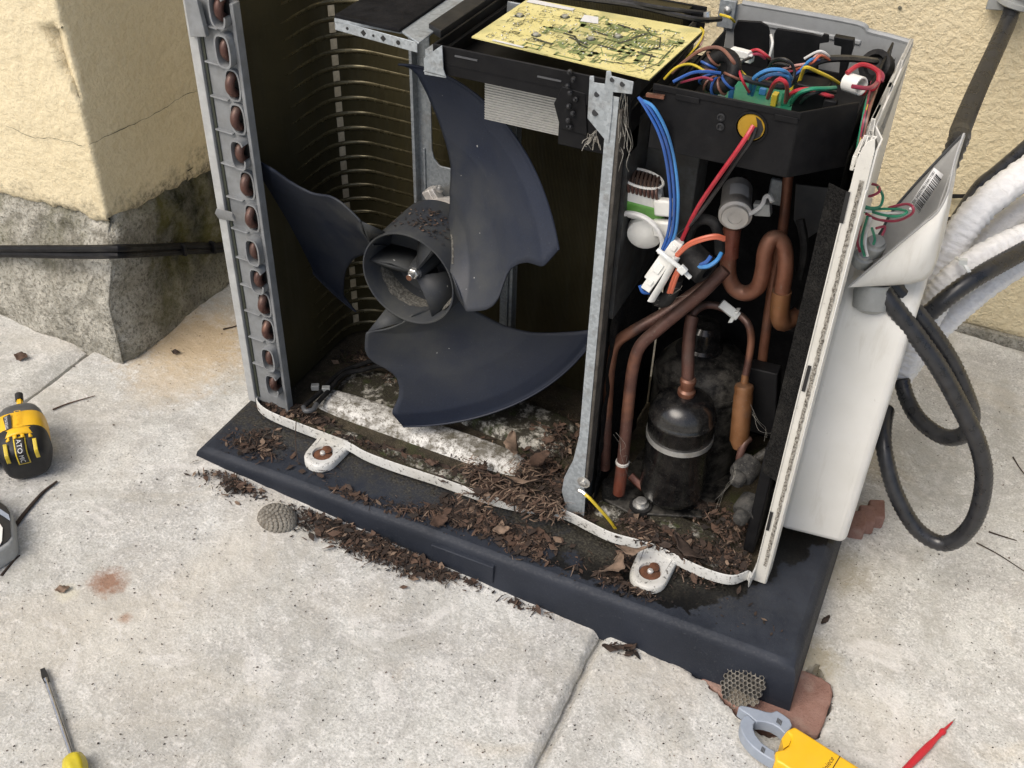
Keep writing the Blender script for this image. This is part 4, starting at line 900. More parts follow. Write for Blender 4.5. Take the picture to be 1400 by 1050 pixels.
# ---------------- compressor bay
b=MB(); b.lathe([(.070,0),(.0725,.01),(.0725,.075),(.0725,.155),(.068,.175),(.055,.192),(.03,.200),(0,.202)],(.700,.185,.012),(0,0,1),40); cmpr=part(b,'compressor',MT['blackd'])
b=MB(); b.lathe([(.0735,.150),(.0745,.152),(.0745,.158),(.0735,.160)],(.700,.185,.012),(0,0,1),40); part(b,'weld_band',MT['blackd'],cmpr)
b=MB(); b.lathe([(.030,.0),(.030,.012),(.026,.016),(.026,.045),(.02,.052),(0,.053)],(.690,.190,.205),(0,0,1),24); part(b,'terminal_cap',MT['blackg'],cmpr)
b=MB(); b.lathe([(.038,0),(.038,.006),(.030,.010)],(.690,.190,.203),(0,0,1),24); part(b,'cap_gasket',MT['rubber'],cmpr)
ax_,ay_=.702,.080
b=MB(); b.lathe([(.030,0),(.046,.006),(.0475,.014),(.0475,.148),(.0482,.149),(.0482,.1525),(.0472,.1535),(.0460,.160),(.041,.173),(.031,.182),(.018,.187),(.010,.189)],(ax_,ay_,.020),(0,0,1),48); acc=part(b,'accumulator',MT['blackg'],ang=60)
b=MB(); b.lathe([(.0478,.112),(.0486,.112),(.0486,.1205),(.0478,.1205)],(ax_,ay_,.020),(0,0,1),48); part(b,'strap',MT['steel'],acc)
b=MB(); b.lathe([(.0105,.175),(.0110,.180),(.0125,.184),(.0125,.190),(.0095,.193),(.0095,.200),(.0112,.203),(.0112,.209),(.0088,.212)],(ax_,ay_,.026),(0,0,1),20); part(b,'inlet_collar',MT['cu'],acc)
def pipe(pts,r,m='cu',name='copper_pipe'): return part(MB().tube(pts,r,14,7),name,MT[m])
YP=lambda *a:[PY(x,y,q) for x,y,q in a]
pipe([(ax_,ay_,.228)]+YP((941,478,.088),(944,445,.095),(950,426,.105),(966,417,.12),(984,419,.125),(995,424,.125)),lambda t:.0088 if t<.45 else .0055,'cud')
pipe(YP((827,640,.055),(830,560,.055),(834,500,.055),(842,470,.056),(866,452,.06),(905,430,.075),(950,400,.095),(986,372,.11)),.0080,'cud')
pipe(YP((846,672,.035),(852,625,.035),(860,545,.038),(866,500,.04),(876,472,.043),(900,450,.05),(930,425,.06),(960,400,.07),(992,368,.085)),.0085,'cud')
b=MB(); q=PY(851,632,.035); b.lathe([(.0085,-.003),(.0102,-.002),(.0102,.002),(.0085,.003)],q,(0,0,1),16); part(b,'brazed_joint',MT['cast'])
b=MB().tube(YP((846,674,.035),(849,650,.035),(851,634,.035)),.0091,12,3); part(b,'pipe_end',MT['cur'])
pipe(YP((1003,300,.125),(999,325,.12),(996,350,.115),(996,375,.11),(1004,394,.11),(1020,401,.11),(1036,392,.11),(1043,370,.112),(1046,345,.115),(1053,329,.12),(1063,326,.125),(1072,338,.125),(1074,365,.12),(1070,395,.12),(1066,425,.12),(1070,441,.13),(1090,430,.165)),lambda t:.0105,'cu')
b=MB().tube(YP((1069,398,.12),(1066,425,.12),(1069,440,.128),(1080,436,.145)),.0128,14,5); part(b,'pipe_socket',MT['brass'])
b=MB().tube(YP((1001,312,.123),(998,335,.118),(997,352,.115)),.0118,14,4); part(b,'pipe_socket',MT['cur'])
pipe(YP((1078,235,.17),(1074,280,.17),(1068,330,.165),(1058,380,.165),(1045,470,.16),(1040,520,.16)),.0068,'cu')
pipe(YP((1018,246,.19),(1008,255,.17),(1004,270,.15)),.006,'cud')
# reversing valve solenoid
a=PY(1008,258,.17); c=PY(1005,296,.108)
b=MB().lathe([(.016,0),(.0195,.003),(.0195,.050),(.021,.052),(.021,.062),(.0175,.064),(.0165,.068),(.009,.068),(.009,.066),(0,.066)],a,c-a,28); sv=part(b,'solenoid_valve',MT['cast'])
u,w,axv=frame(c-a); q=a+axv*.03
b=MB(); 
up_=Vector((.1,-.6,.8)).normalized(); up_=(up_-axv*up_.dot(axv)).normalized(); sd_=axv.cross(up_)
def lab(uu,vv):
    t=-.5+1.3*uu; return q+axv*(-.012+.024*vv)+(up_*math.cos(t)+sd_*math.sin(t)*-1)*.0198
part(MB().grid(lab,8,2),'rating_label',MT['paper'],sv)
wire(YP((1015,295,.11),(1030,290,.115),(1042,280,.12),(1046,270,.125),(1052,268,.125),(1056,276,.12)),'w_white',.003,'valve_lead'); b=MB().obox(PY(1043,285,.125),(.010,0,.002),(0,.006,0),(-.002,0,.008)); part(b,'lead_clip',MT['greyf'],sv,bev=.001)
b=MB().obox(PY(1062,262,.2),(.010,0,0),(0,.004,0),(0,0,.018)); part(b,'valve_bracket',MT['galvd'],sv,bev=.002)
# capillary line: clip, thin pipe and canister
b=MB(); q=PY(997,424,.122); b.obox(q,(.013,.0,-.007),(.002,.004,.004),(.002,-.005,.004)); b.obox(q+Vector((.008,0,-.006)),(.003,0,.010),(0,.006,0),(.003,0,.001)); part(b,'pipe_clip',MT['nylon'],None,bev=.001)
pipe(YP((1002,427,.125),(1014,433,.125),(1024,446,.12),(1027,465,.12),(1024,490,.115),(1019,515,.11)),.0052,'cud')
b=MB(); a=PY(1019,512,.11); c=PY(1009,620,.08); 
b.lathe([(.005,0),(.0055,.012),(.0125,.016),(.0135,.020),(.0125,.026),(.0135,.032),(.0135,.100),(.008,.112)],a,c-a,24); part(b,'filter_canister',MT['brass'])
b=MB().obox(PY(1045,545,.14),(.020,0,.001),(0,.012,0),(-.008,0,.055)); part(b,'control_block',MT['blackp'],None,bev=.002)
b=MB().box(.83,.846,.03,.29,.0,.20); part(b,'inner_post',MT['blackp'],None,bev=.002)
# service valves
for (x,y,yy) in ((1012,652,.05),(1016,704,.035)):
    q=PY(x,y,yy); b=MB().lathe([(.017,.03),(.019,.028),(.019,.004),(.0165,0),(.011,0),(.0108,-.010),(.008,-.014),(0,-.0145)],q,Vector((.25,.93,.27)),24); sv_=part(b,'service_valve',MT['dvalve'])
    b=MB().tube([q+Vector((.01,.03,.01)),q+Vector((.05,.07,.04)),q+Vector((.09,.11,.05))],.007,10,4); part(b,'valve_pipe',MT['blackd'],sv_)
pipe(YP((1010,640,.07),(1012,622,.072),(1018,606,.08),(1024,600,.09)),.0055,'cud')
# base plate under the compressor with mounts
b=MB().prism([(.615,.03,.006),(.66,.02,.006),(.76,.06,.006),(.79,.22,.006),(.64,.26,.006)],(0,0,.004)); part(b,'compressor_foot',MT['blackd'],cmpr,bev=.001)
q=PZ(876,690,.014); b=MB().lathe([(.017,-.012),(.017,.0),(.010,.001),(.0,.001)],q,(0,0,1),20); part(b,'rubber_mount',MT['rubber'],cmpr)
b=MB().lathe([(.0125,0),(.0125,.0025),(.0085,.003),(.0085,.009),(.006,.010),(0,.010)],q,(0,0,1),16); part(b,'mount_bolt',MT['steel'],cmpr)
b=MB().tube(YP((862,650,.075),(876,664,.07),(890,674,.065),(905,682,.06)),.006,8,4,flat=.5); part(b,'red_gasket',MT['cur'],cmpr)
b=MB().tube(YP((838,660,.05),(836,678,.045),(840,694,.04)),lambda t:.016-.002*t,14,4); part(b,'foam_sleeve',MT['felt'])
b=MB().tube(YP((812,470,.12),(816,560,.11),(822,640,.1)),.012,10,4); part(b,'foam_sleeve',MT['felt'])
# dark things deep in the bay
b=MB().box(.594,.600,.03,.30,.335,.60); part(b,'insulation_board',MT['dsteel'])
b=MB().box(.5935,.846,.296,.300,-.005,.60); part(b,'rear_baffle',MT['foam'])
b=MB().prism([PY(x,y,.22) for x,y in [(1088,252),(1140,258),(1128,310),(1098,330),(1085,300)]],(0,.002,0)); part(b,'inner_plate',MT['mgry'])
b=MB().tube(YP((1094,300,.16),(1100,340,.15),(1092,380,.15)),.006,8,4); part(b,'black_hose',MT['rubber'])
b=MB().tube(YP((1085,445,.18),(1100,420,.17),(1118,395,.16)),.012,12,4); part(b,'black_hose',MT['rubber'])
# choke coil with green tape
q=PY(880,270,.060)
b=MB(); o=[]
rx=Vector((.024,.006,-.004)); rz=Vector((-.004,-.006,.032)); ry=rx.cross(rz).normalized()*.014
b.obox(q-rz*.15,rx,rz*.75,ry); ch=part(b,'choke_coil',MT['white'],bev=.005,seg=3)
for i in range(9): 
    t=-.8+1.6*i/8; c=q+rx*t+rz*.72
    part(MB().tube([c-ry*1.1-rz*.25,c-ry*1.15+rz*.05,c+rz*.2,c+ry*1.15+rz*.05,c+ry*1.1-rz*.25],.0021,7,4),'winding',MT['cud'],ch)
b=MB(); 
ringp=[q+rz*.86+(rx*1.08*math.cos(a)+ry*1.25*math.sin(a)) for a in [2*math.pi*i/24 for i in range(25)]]; b.tube(ringp,.0018,6,0); part(b,'bobbin_rim',MT['white'],ch)
b=MB().obox(q-rz*.30,rx*1.08,rz*.34,ry*1.10); part(b,'tape',MT['gtape'],ch,bev=.005,seg=3)
b=MB().lathe([(.021,0),(.023,.006),(.022,.018),(.014,.022),(0,.023)],q-rz*1.35,ry,24); part(b,'core_end',MT['white'],ch)
b=MB().box(.600,.668,.10,.15,.44,.58); part(b,'choke_bracket',MT['dsteel'],None,bev=.002)
b=MB().prism([PY(x,y,.11) for x,y in [(934,240),(944,268),(950,300),(930,330),(926,290)]],(0,.002,0)); part(b,'paper_label',MT['mgry'])
b=MB().prism([PY(x,y,.13) for x,y in [(940,262),(962,276),(945,312),(930,300)]],(0,.002,0)); part(b,'cardboard_piece',MT['grimy'])
for c in ((908,283),(906,312)): b=MB().obox(PY(*c,.05),(.012,0,.002),(0,.006,0),(-.002,0,.011)); part(b,'white_connector',MT['white'],None,bev=.003)
wire(YP((836,318,.045),(845,296,.04),(862,292,.036),(882,298,.034),(898,312,.034),(906,330,.036),(902,346,.036)),'w_white',.0035,'lead')
wire(YP((833,325,.042),(842,305,.037),(848,290,.036),(842,286,.04)),'w_black',.0022); wire(YP((840,300,.036),(848,308,.034),(846,318,.034)),'w_black',.002)
for i in range(3): wire(YP((873+i*2,133+i*2,.002),(884+i*4.5,150-i*2,-.004-.003*i),(899+i*5.5,178-i,-.006),(909+i*5.5,210,-.004+.004*i),(915+i*5.5,250,.004),(917+i*5,285,.012-.003*i),(913+i*5,320,.018),(903+i*4,346,.022)),('w_blue','w_blue','w_lblue')[i],.0019)
b=MB().obox(PY(896,131,.0),(.010,.001,.0002),(0,.002,0),(0,0,.002)); part(b,'metal_pin',MT['cu'],tray)
wire(YP((1030,172,-.002),(1020,188,-.010),(1005,210,-.012),(980,245,.0),(955,282,.015),(938,315,.025),(928,338,.03)),'w_red',.0027); wire(YP((1033,174,-.001),(1026,192,-.004),(1008,218,-.004),(985,252,.008),(950,300,.02),(925,325,.03),(905,345,.03)),'w_black',.0024)
# loom connectors, orange leads, ferrite
c0=PY(915,352,.018)
ux=(PY(925,332,.02)-PY(884,390,.012)); ul=ux.normalized(); un=Vector((ul.z,0,-ul.x)); uy=Vector((0,1,0))
for (x,y,a,w_,yy) in ((901,366,.020,.0085,.012),(890,385,.012,.0065,.010),(922,338,.011,.007,.022)):
    b=MB().obox(PY(x,y,yy),ul*a,un*w_,uy*.005); cn=part(b,'plug_housing',MT['white'],None,bev=.0012)
    part(MB().obox(PY(x-1,y+1,yy-.0055),ul*a*.35,un*w_*.5,uy*.001),'latch',MT['white'],cn,bev=.0006)
b=MB().tube(YP((925,352,.008),(916,368,.006),(906,386,.005),(896,402,.005),(890,412,.005)),.0055,8,4,flat=.35); part(b,'white_sleeve',MT['white'])
b=MB().tube(YP((899,341,.006),(912,352,.002),(926,363,.002),(934,370,.004),(944,380,.006)),.0028,6,4,flat=.5); part(b,'cable_tie',MT['nylon']); b=MB().obox(PY(933,369,.001),(.004,0,-.003),(0,.003,0),(.003,0,.004)); part(b,'tie_head',MT['nylon'],None,bev=.001)
for i in range(2):
    wire(YP((925,348+i*3,.012),(940,334+i*3,.008),(958,326+i*3,.008),(978,322+i*3,.012),(990,325+i*3,.02)),'w_orange',.0024); wire(YP((927+i*4,366,.012),(920+i*4,382,.012),(914+i*4,400,.016)),'w_orange',.0024)
q=PY(952,358,.03); b=MB().lathe([(.016,-.020),(.019,-.018),(.019,.018),(.016,.020),(.008,.020),(.008,-.02),(.016,-.02)],q,Vector((.8,-.35,-.3)),24,caps=False); part(b,'ferrite_sleeve',MT['rubber'])
wire(YP((955,365,.012),(968,364,.006),(980,356,.01),(986,346,.02)),'w_lblue',.0026); wire(YP((958,362,.012),(966,358,.008),(972,350,.012)),'w_blue',.0026); wire(YP((875,390,.01),(879,399,.008),(888,400,.012)),'w_blue',.0024)
b=MB().tube(YP((938,335,.04),(945,312,.035),(960,300,.032),(976,305,.03),(983,325,.032),(984,346,.036)),.0065,10,5); part(b,'black_sheath',MT['rubber'])
b=MB().tube(YP((893,400,.03),(905,412,.03),(918,400,.03),(925,380,.03)),.009,10,5); part(b,'black_sheath',MT['rubber'])
# earth lead
wire(YP((800,676,-.012),(806,681,-.014),(818,694,-.012),(832,710,-.006),(845,728,0)),'w_yellow',.0025,'earth_wire')
b=MB().tube(YP((791,670,-.008),(797,673,-.009),(803,679,-.012)),.003,6,3,flat=.5); part(b,'ring_terminal',MT['steel'],pn)
# heater cable in the pan
for m_ in (0,1):
    b=MB().tube(Q((415+m_*18,556-m_*4,.012),(436+m_*10,538,.014),(462+m_*8,512,.014),(488+m_*8,500-m_*-6,.014),(520,492+m_*8,.014),(548,500+m_*6,.014)),.0042,9,5); part(b,'pan_hose',MT['rubber'],pan)
b=MB().tube(Q((415,556,.012),(418,562,.012),(428,560,.012),(433,552,.012)),.0042,9,4); part(b,'pan_hose',MT['mgry'],pan)
for x,y in ((431,529),(446,532)): b=MB().obox(PZ(x,y,.016),(.006,.003,0),(-.002,.004,0),(0,0,.005)); part(b,'hose_clip',MT['greyf'],pan,bev=.001)
# cobwebs hanging from the partition top
rd=random.Random(9); b=MB()
for i in range(20):
    x=848+rd.uniform(-4,10); y=120+rd.uniform(0,40); pts=[]
    L_=rd.randint(4,8)
    for k in range(L_): pts.append(PY(x,y,.002+rd.uniform(-.006,.01))); x+=rd.uniform(-5,6); y+=rd.uniform(9,20)
    b.tube(pts,rd.uniform(.00012,.00045),4,3)
for i in range(14):
    x,y=812+rd.uniform(-8,6),185+rd.uniform(-10,6); pts=[]
    for k in range(4): pts.append(PY(x,y,.01+rd.uniform(-.004,.004))); x+=rd.uniform(-7,4); y+=rd.uniform(2,8)
    b.tube(pts,rd.uniform(.0002,.0007),4,3)
for (X0,Y0,X1,Y1) in ((980,690,1010,640),(1030,560,1050,600),(890,412,935,398),(845,600,860,640)):
    for i in range(3):
        pts=[PY(X0+(X1-X0)*t+rd.uniform(-9,9),Y0+(Y1-Y0)*t+rd.uniform(-9,9),.02+rd.uniform(-.01,.02)) for t in (0,.35,.7,1)]; b.tube(pts,.00014,4,4)
cw=b.build('cobweb',MT['web'],AC); cw['kind']='stuff'
# ------------------------------------------------------------------ loose cover, hoses and cables on the right
tc=thing('terminal_cover','loose white plastic terminal cover tipped open, barcode sticker inside, at the unit right side','cover',(.90,.1,.43))
A=PY(1160,392,.085); B=PY(1318,183,.13); C_=PY(1304,222,.10); D=PY(1284,350,.10); E_=PY(1262,386,.105); 
Rb=PY(1196,318,.20); Rt=PY(1312,186,.16)
E2=PY(1250,360,.22); D2=PY(1290,310,.24)
def bz(a,b_,c,t): return a*(1-t)**2+b_*2*t*(1-t)+c*t*t
N_=10
rimf=[A.lerp(PY(1282,290,.09),t/8) for t in range(9)]+[PY(1296,262,.094),PY(1303,228,.105),PY(1310,204,.118),B]
low=[PY(1160,392,.085),PY(1180,391,.09),PY(1200,390,.095),PY(1222,389,.098),PY(1245,387,.10),PY(1262,383,.102),PY(1273,374,.103),PY(1279,360,.104),PY(1284,338,.105),PY(1291,305,.106),PY(1298,268,.108),PY(1304,232,.112),B+Vector((.001,.0,-.002))]
b=MB(); n=len(rimf)
b.grid(lambda u,v:rimf[round(u*(n-1))].lerp(low[round(u*(n-1))],v)+Vector((0,-.012*math.sin(math.pi*v)*math.sin(math.pi*u),0)),n-1,8)
b.build('outer_face',MT['cover'],tc,solid=.002,ang=179)
back=[Vector((p.x,.215-.085*(i/(n-1))**1.5,p.z-.01*(1-i/(n-1)))) for i,p in enumerate(low)]
b=MB(); b.grid(lambda u,v:low[round(u*(n-1))].lerp(back[round(u*(n-1))],v),n-1,4); b.build('outer_wall',MT['cover'],tc,solid=.002,ang=60)
ia=[PY(1160,392,.086),PY(1205,330,.12),PY(1250,300,.12)]
# lining seen through the opening: inner back wall rising from the lower rim to the far rim
far=[PY(1176,372,.15),PY(1190,340,.15),PY(1205,316,.15),PY(1218,292,.15),PY(1240,265,.15),PY(1270,232,.145),PY(1295,206,.14),PY(1317,184,.132)]
near=[PY(1165,390,.10),PY(1186,370,.10),PY(1208,350,.10),PY(1230,330,.10),PY(1255,310,.10),PY(1282,286,.105),PY(1300,235,.115),PY(1317,186,.131)]
b=MB(); b.grid(lambda u,v:near[round(u*7)].lerp(far[round(u*7)],v)+Vector((.02*math.sin(math.pi*v)*math.sin(math.pi*u),.012*math.sin(math.pi*v)*math.sin(math.pi*u),-.025*math.sin(math.pi*v)*math.sin(math.pi*u))),7,8); b.build('lining',MT['coverin'],tc,ang=179,solid=.0015)
b=MB().tube([p+Vector((0,-.001,.001)) for p in far],.0016,6,3); b.build('far_rim',MT['mgry'],tc)
b=MB().tube([p+Vector((0,-.001,.001)) for p in rimf],.0014,6,2); b.build('near_rim',MT['coverin'],tc)
# barcode sticker on the lining
def lin(u,v): 
    i=min(6,int(u*7)); t=u*7-i; a=near[i].lerp(near[i+1],t); c=far[i].lerp(far[i+1],t)
    return a.lerp(c,v)+Vector((.02*math.sin(math.pi*v)*math.sin(math.pi*u),.012*math.sin(math.pi*v)*math.sin(math.pi*u),-.025*math.sin(math.pi*v)*math.sin(math.pi*u)))
nrm=(CP-lin(.6,.4)).normalized()
s0,s1,s2,s3=[PY(x,y,.128) for x,y in ((1243,286),(1252,298),(1290,238),(1281,230))]
off=nrm*.012
so_=lambda p:p
c4=[PY(x,y,.118) for x,y in ((1244,278),(1257,292),(1290,239),(1277,229))]
b=MB().add([p for p in c4],[(0,1,2,3)]); stk=b.build('barcode_sticker',MT['paper'],tc,solid=.0006)
uu=c4[3]-c4[0]; vv=c4[1]-c4[0]; nn=uu.cross(vv).normalized(); 
if nn.dot(nrm)<0: nn=-nn
b=MB(); rd=random.Random(4); t=.06
while t<.93:
    w_=rd.choice((.012,.02,.03)); p=c4[0]+uu*t+vv*.36+nn*.0008; q=p+uu*w_; b.add([p,q,q+vv*.56,p+vv*.56],[(0,1,2,3)]); t+=w_+rd.choice((.012,.018,.03))
text_mb('SN: 340E00986104A1Y081',c4[0]+uu*.06+vv*.27+nn*.0009,uu,-vv,vv.length*.30,.0,0,b,width=uu.length*.88)
b.build('barcode',MT['ink'],tc)
# loose thin wires at the terminal
for pts,m_ in (([(1178,262),(1188,252),(1200,254),(1202,262),(1190,268),(1178,266)],'w_maroon'),([(1200,256),(1207,268),(1203,282),(1190,284),(1176,279)],'w_green'),([(1180,290),(1200,286),(1228,286),(1240,290),(1225,296),(1200,292),(1182,284)],'w_green'),([(1184,292),(1200,300),(1225,302),(1246,293),(1248,283),(1238,279),(1215,284)],'w_maroon'),([(1182,288),(1205,291),(1238,290),(1245,285)],'w_white'),([(1186,296),(1180,318),(1178,335),(1182,350)],'w_green'),([(1190,298),(1185,316),(1183,334),(1186,350)],'w_white'),([(1176,310),(1172,330),(1176,345)],'w_maroon'),([(1192,312),(1196,326),(1194,334)],'w_green'),([(1198,312),(1210,310),(1206,322)],'w_maroon')):
    part(MB().tube([PY(x,y,.075+.012*math.sin(i*1.3)) for i,(x,y) in enumerate(pts)],.0016,7,6),'terminal_wire',MT[m_])
for x,y in ((1181,352),(1196,336)):
    b=MB().lathe([(.011,-.012),(.0125,-.010),(.0125,.004),(.010,.006),(.0095,.010),(.006,.0105)],PY(x,y,.10),(.1,-.35,.95),18,sq=None); b.build('cable_gland',MT['greyf'],AC)
b=MB().lathe([(.020,0),(.023,.01),(.022,.03),(.012,.036)],PY(1195,388,.118),(.12,-.3,-.9),20); b.build('hose_socket',MT['greyf'],AC)
def hose(pts,r,label,turn=.0075,rg=.055):
    path=spline(pts,8); L_=sum((path[i+1]-path[i]).length for i in range(len(path)-1))
    # resample evenly so that the corrugation is regular
    n_=int(L_/(turn/2)); out=[path[0]]; acc_=0; step=L_/n_
    for i in range(len(path)-1):
        d=(path[i+1]-path[i]).length; t=step-acc_
        while t<d: out.append(path[i].lerp(path[i+1],t/d)); t+=step
        acc_=d-(t-step)
    b=MB().tube(out,r,14,0,ridge=rg); return tag(b.build('conduit',MT['conduit'],ang=80),label,'conduit','black spiral conduits')
hose([PY(1198,386,.12)]+YP((1215,410,.11),(1250,455,.11),(1285,505,.11),(1315,560,.115),(1338,610,.12),(1345,660,.125),(1330,715,.13),(1295,743,.135),(1255,725,.14),(1225,675,.15),(1210,620,.17),(1208,585,.20),(1212,560,.24)),.0115,'black spiral conduit hanging in the longest loop, lowest to the ground')
hose([PY(1212,384,.13)]+YP((1235,408,.135),(1270,450,.14),(1300,495,.15),(1320,540,.155),(1328,570,.17),(1318,594,.18),(1290,597,.20),(1258,575,.23),(1240,545,.26),(1232,515,.28)),.0115,'black spiral conduit in the shorter loop beside the white valve cover')
hose(YP((1264,434,.26),(1300,403,.275),(1335,379,.30),(1370,359,.34),(1405,340,.39),(1450,316,.45))+[Vector((1.24,.62,.43)),Vector((1.44,.80,.48)),Vector((1.66,.90,.40)),Vector((2.4,.92,.38))],.0125,'black spiral conduit tied along the white wrapped pipes')
hose([Vector((.925,.255,.38)),Vector((.935,.285,.44)),PY(1308,198,.34),PY(1314,176,.42),PY(1335,125,.58),PY(1360,70,.76),PY(1378,30,.88),PY(1384,10,.915)],0.0130,'black spiral conduit climbing the wall to a grey fitting',.011,.085)
fit=thing('conduit_fitting','grey plastic conduit elbow fixed high on the wall, top right','fitting',PY(1385,6,.93))
b=MB().lathe([(.022,0),(.028,.003),(.028,.010),(.024,.012),(.024,.018),(.028,.020),(.028,.030),(.022,.032),(.022,.06)],PY(1384,10,.915),(.15,.1,.9),22); b.build('collar',MT['greyf'],fit)
b=MB().obox(PY(1368,2,.925),(.02,0,.002),(0,.012,0),(0,0,.012)); b.build('saddle',MT['greyf'],fit,bev=.002)
def wrapped(pts,r,label):
    path=spline(pts,26); b=MB(); N=len(path)
    t0=(path[1]-path[0]).normalized(); u=t0.orthogonal().normalized(); vs=[];fs=[];n_=22
    for i,p in enumerate(path):
        t=(path[min(i+1,N-1)]-path[max(i-1,0)]).normalized(); u=(u-t*u.dot(t)).normalized(); w=t.cross(u)
        for k in range(n_):
            a=2*math.pi*k/n_; q=r*(1+.05*math.sin(i*1.55+1.6*math.sin(a*2)+nz((i*.2,0,r*9),1,2)*3)+.07*nz((i*.45,k*.6,r*50),1,2)-.12*(abs(math.sin(a*1.5+.4))<.14))
            vs.append(p+u*(math.cos(a)*q)+w*(math.sin(a)*q))
    for i in range(N-1):
        for k in range(n_): fs.append((i*n_+k,i*n_+(k+1)%n_,(i+1)*n_+(k+1)%n_,(i+1)*n_+k))
    fs+=[list(range(n_))[::-1],list(range((N-1)*n_,N*n_))]
    return tag(b.add(vs,fs).build('wrapped_pipe',MT['wrap'],ang=179),label,'pipe','white wrapped refrigerant pipes')
wrapped(YP((1238,500,.34),(1250,468,.35),(1272,405,.37),(1298,345,.40),(1335,290,.44),(1400,238,.52),(1460,200,.6))+[Vector((1.22,.74,.60)),Vector((1.40,.85,.66)),Vector((1.62,.90,.68)),Vector((2.4,.905,.68))],.0225,'upper white quilted insulated pipe leaving the unit right side')
wrapped(YP((1225,520,.29),(1248,475,.30),(1272,425,.31),(1300,385,.33),(1345,352,.37),(1400,326,.43),(1450,308,.5))+[Vector((1.25,.68,.45)),Vector((1.45,.84,.52)),Vector((1.65,.90,.56)),Vector((2.4,.91,.56))],.0205,'lower white quilted insulated pipe with a cable tie round it')
wrapped(YP((1236,512,.33),(1268,470,.34),(1305,432,.36),(1345,398,.40),(1385,370,.45),(1440,340,.52))+[Vector((1.26,.70,.38)),Vector((1.46,.85,.44)),Vector((1.65,.905,.49)),Vector((2.4,.915,.49))],.015,'thin white insulated pipe lying lowest of the three')
wrapped(YP((1268,440,.42),(1296,392,.44),(1330,345,.47),(1370,308,.52),(1420,272,.60),(1460,250,.66))+[Vector((1.24,.78,.52)),Vector((1.42,.87,.59)),Vector((1.62,.91,.62)),Vector((2.4,.915,.62))],.018,'thin white insulated pipe tucked behind the upper one')
b=MB().tube(YP((1307,352,.325),(1316,358,.305),(1325,372,.295),(1332,388,.305),(1331,396,.33)),.0028,6,5,flat=.5); b.obox(PY(1317,358,.302),(.005,0,.001),(0,.003,0),(-.001,0,.004)); tag(b.build('cable_tie',MT['nylon']),'pale nylon cable tie round the white pipe and black conduit','cable tie')
for i,(pts,lb) in enumerate((([(1285,268),(1320,268),(1360,266),(1440,262)],'upper thin black cable along the back wall at right'),([(1285,300),(1330,298),(1370,299),(1440,300)],'lower thin black cable along the back wall at right'))):
    tag(MB().tube([PY(x,y,.93) for x,y in pts]+[Vector((2.4,.93,PY(*pts[-1],.93).z-.02))],.0042,8,6).build('wall_cable',MT['cable']),lb,'cable','black cables on the back wall')
tag(MB().tube([Vector((.97,.50,.30)),PY(1335,262,.58),PY(1365,235,.62),PY(1400,205,.66),PY(1440,170,.7),Vector((1.25,.86,.66)),Vector((1.5,.92,.75)),Vector((2.4,.925,.76))],.012,10,5).build('drain_hose',MT['conduit']),'black hose rising behind the white wrapped pipes','hose')
# cables on the pier
def pc_(ys,lb,r):
    pts=[Vector((-2.2,-.012,PY(-120,ys[0],-.012).z-.03))]+[PY(x,y,-.012) for x,y in ((-120,ys[0]),(-40,ys[0]),(0,ys[0]),(60,ys[1]),(120,ys[2]))]+[PY(168,ys[3],-.012)]+[PX(x,y,KX+.016) for x,y in ((215,ys[4]),(262,ys[5]),(312,ys[6]))]+[Vector((-.20,.42,PX(312,ys[6],KX+.016).z)),Vector((-.15,.5,.03))]
    return tag(MB().tube(pts,r,9,7).build('wall_cable',MT['cable']),lb,'cable','black cables clipped to the plinth')
pc_((340,340,340,339,338,336,334),'upper black cable strung across the mossy plinth',.0064)
pc_((347,348,349,348,346,343,339),'lower black cable strung across the mossy plinth',.0064)
for x,y in ((250,341),(291,338)):
    q=PX(x,y,KX+.018); b=MB().obox(q,(.007,0,0),(0,.003,0),(0,0,.0125)); tag(b.build('cable_tie',MT['cable'],bev=.002),'black tie binding the plinth cables %s'%('nearer the wall corner' if x<270 else 'nearer the unit'),'cable tie')
# ------------------------------------------------------------------ tools
# impact driver
rear=PG(36,634,.036); nose=PG(28,560,.046)
drv=thing('impact_driver','yellow and black cordless impact driver lying on the concrete by the wall corner','power tool',(rear.x,rear.y,gz(rear.x)))
ax=(nose-rear); Ln=.125; ax.normalize(); u,w,ax=frame(ax)
o=rear
if w.z<0: w=-w
sd2=u if u.x>0 else -u
def ov(prof,m,name,par=drv,n=44,sq=3.2):
    b=MB(); vs=[];fs=[]
    for r,h,k in prof:
        for i in range(n):
            a=2*math.pi*i/n; c,d=math.cos(a),math.sin(a); g=(abs(c)**sq+abs(d)**sq)**(-1/sq); vs.append(o+ax*h*.9+sd2*(c*g*r*.94)+w*(d*g*r*k*.94))
    for j in range(len(prof)-1):
        for i in range(n): fs.append((j*n+i,j*n+(i+1)%n,(j+1)*n+(i+1)%n,(j+1)*n+i))
    fs.append(list(range(n))[::-1]); fs.append(list(range((len(prof)-1)*n,len(prof)*n)))
    return b.add(vs,fs).build(name,MT[m],par,ang=50)
ov([(.027,-.005,.95),(.0325,-.002,.98),(.0365,.008,1.02),(.0395,.025,1.04),(.041,.040,1.04),(.040,.048,1.02)],'dkg','rear_housing')
ov([(.0385,.036,1.02),(.0398,.040,1.03),(.0395,.085,1.0),(.037,.088,1)],'yel','body')
ov([(.039,.084,1.0),(.038,.090,1),(.035,.103,.98),(.029,.116,.95),(.022,.122,.95)],'mgry','gearbox')
ov([(.030,.108,.95),(.0235,.120,.95),(.017,.128,.95),(.015,.130,1)],'dkg','nose_cap')
b=MB().lathe([(.0048,.128),(.0048,.150),(.0036,.153),(.0036,.160)],o-ax*.012,ax,6); b.build('bit_holder',MT['yel'],drv)
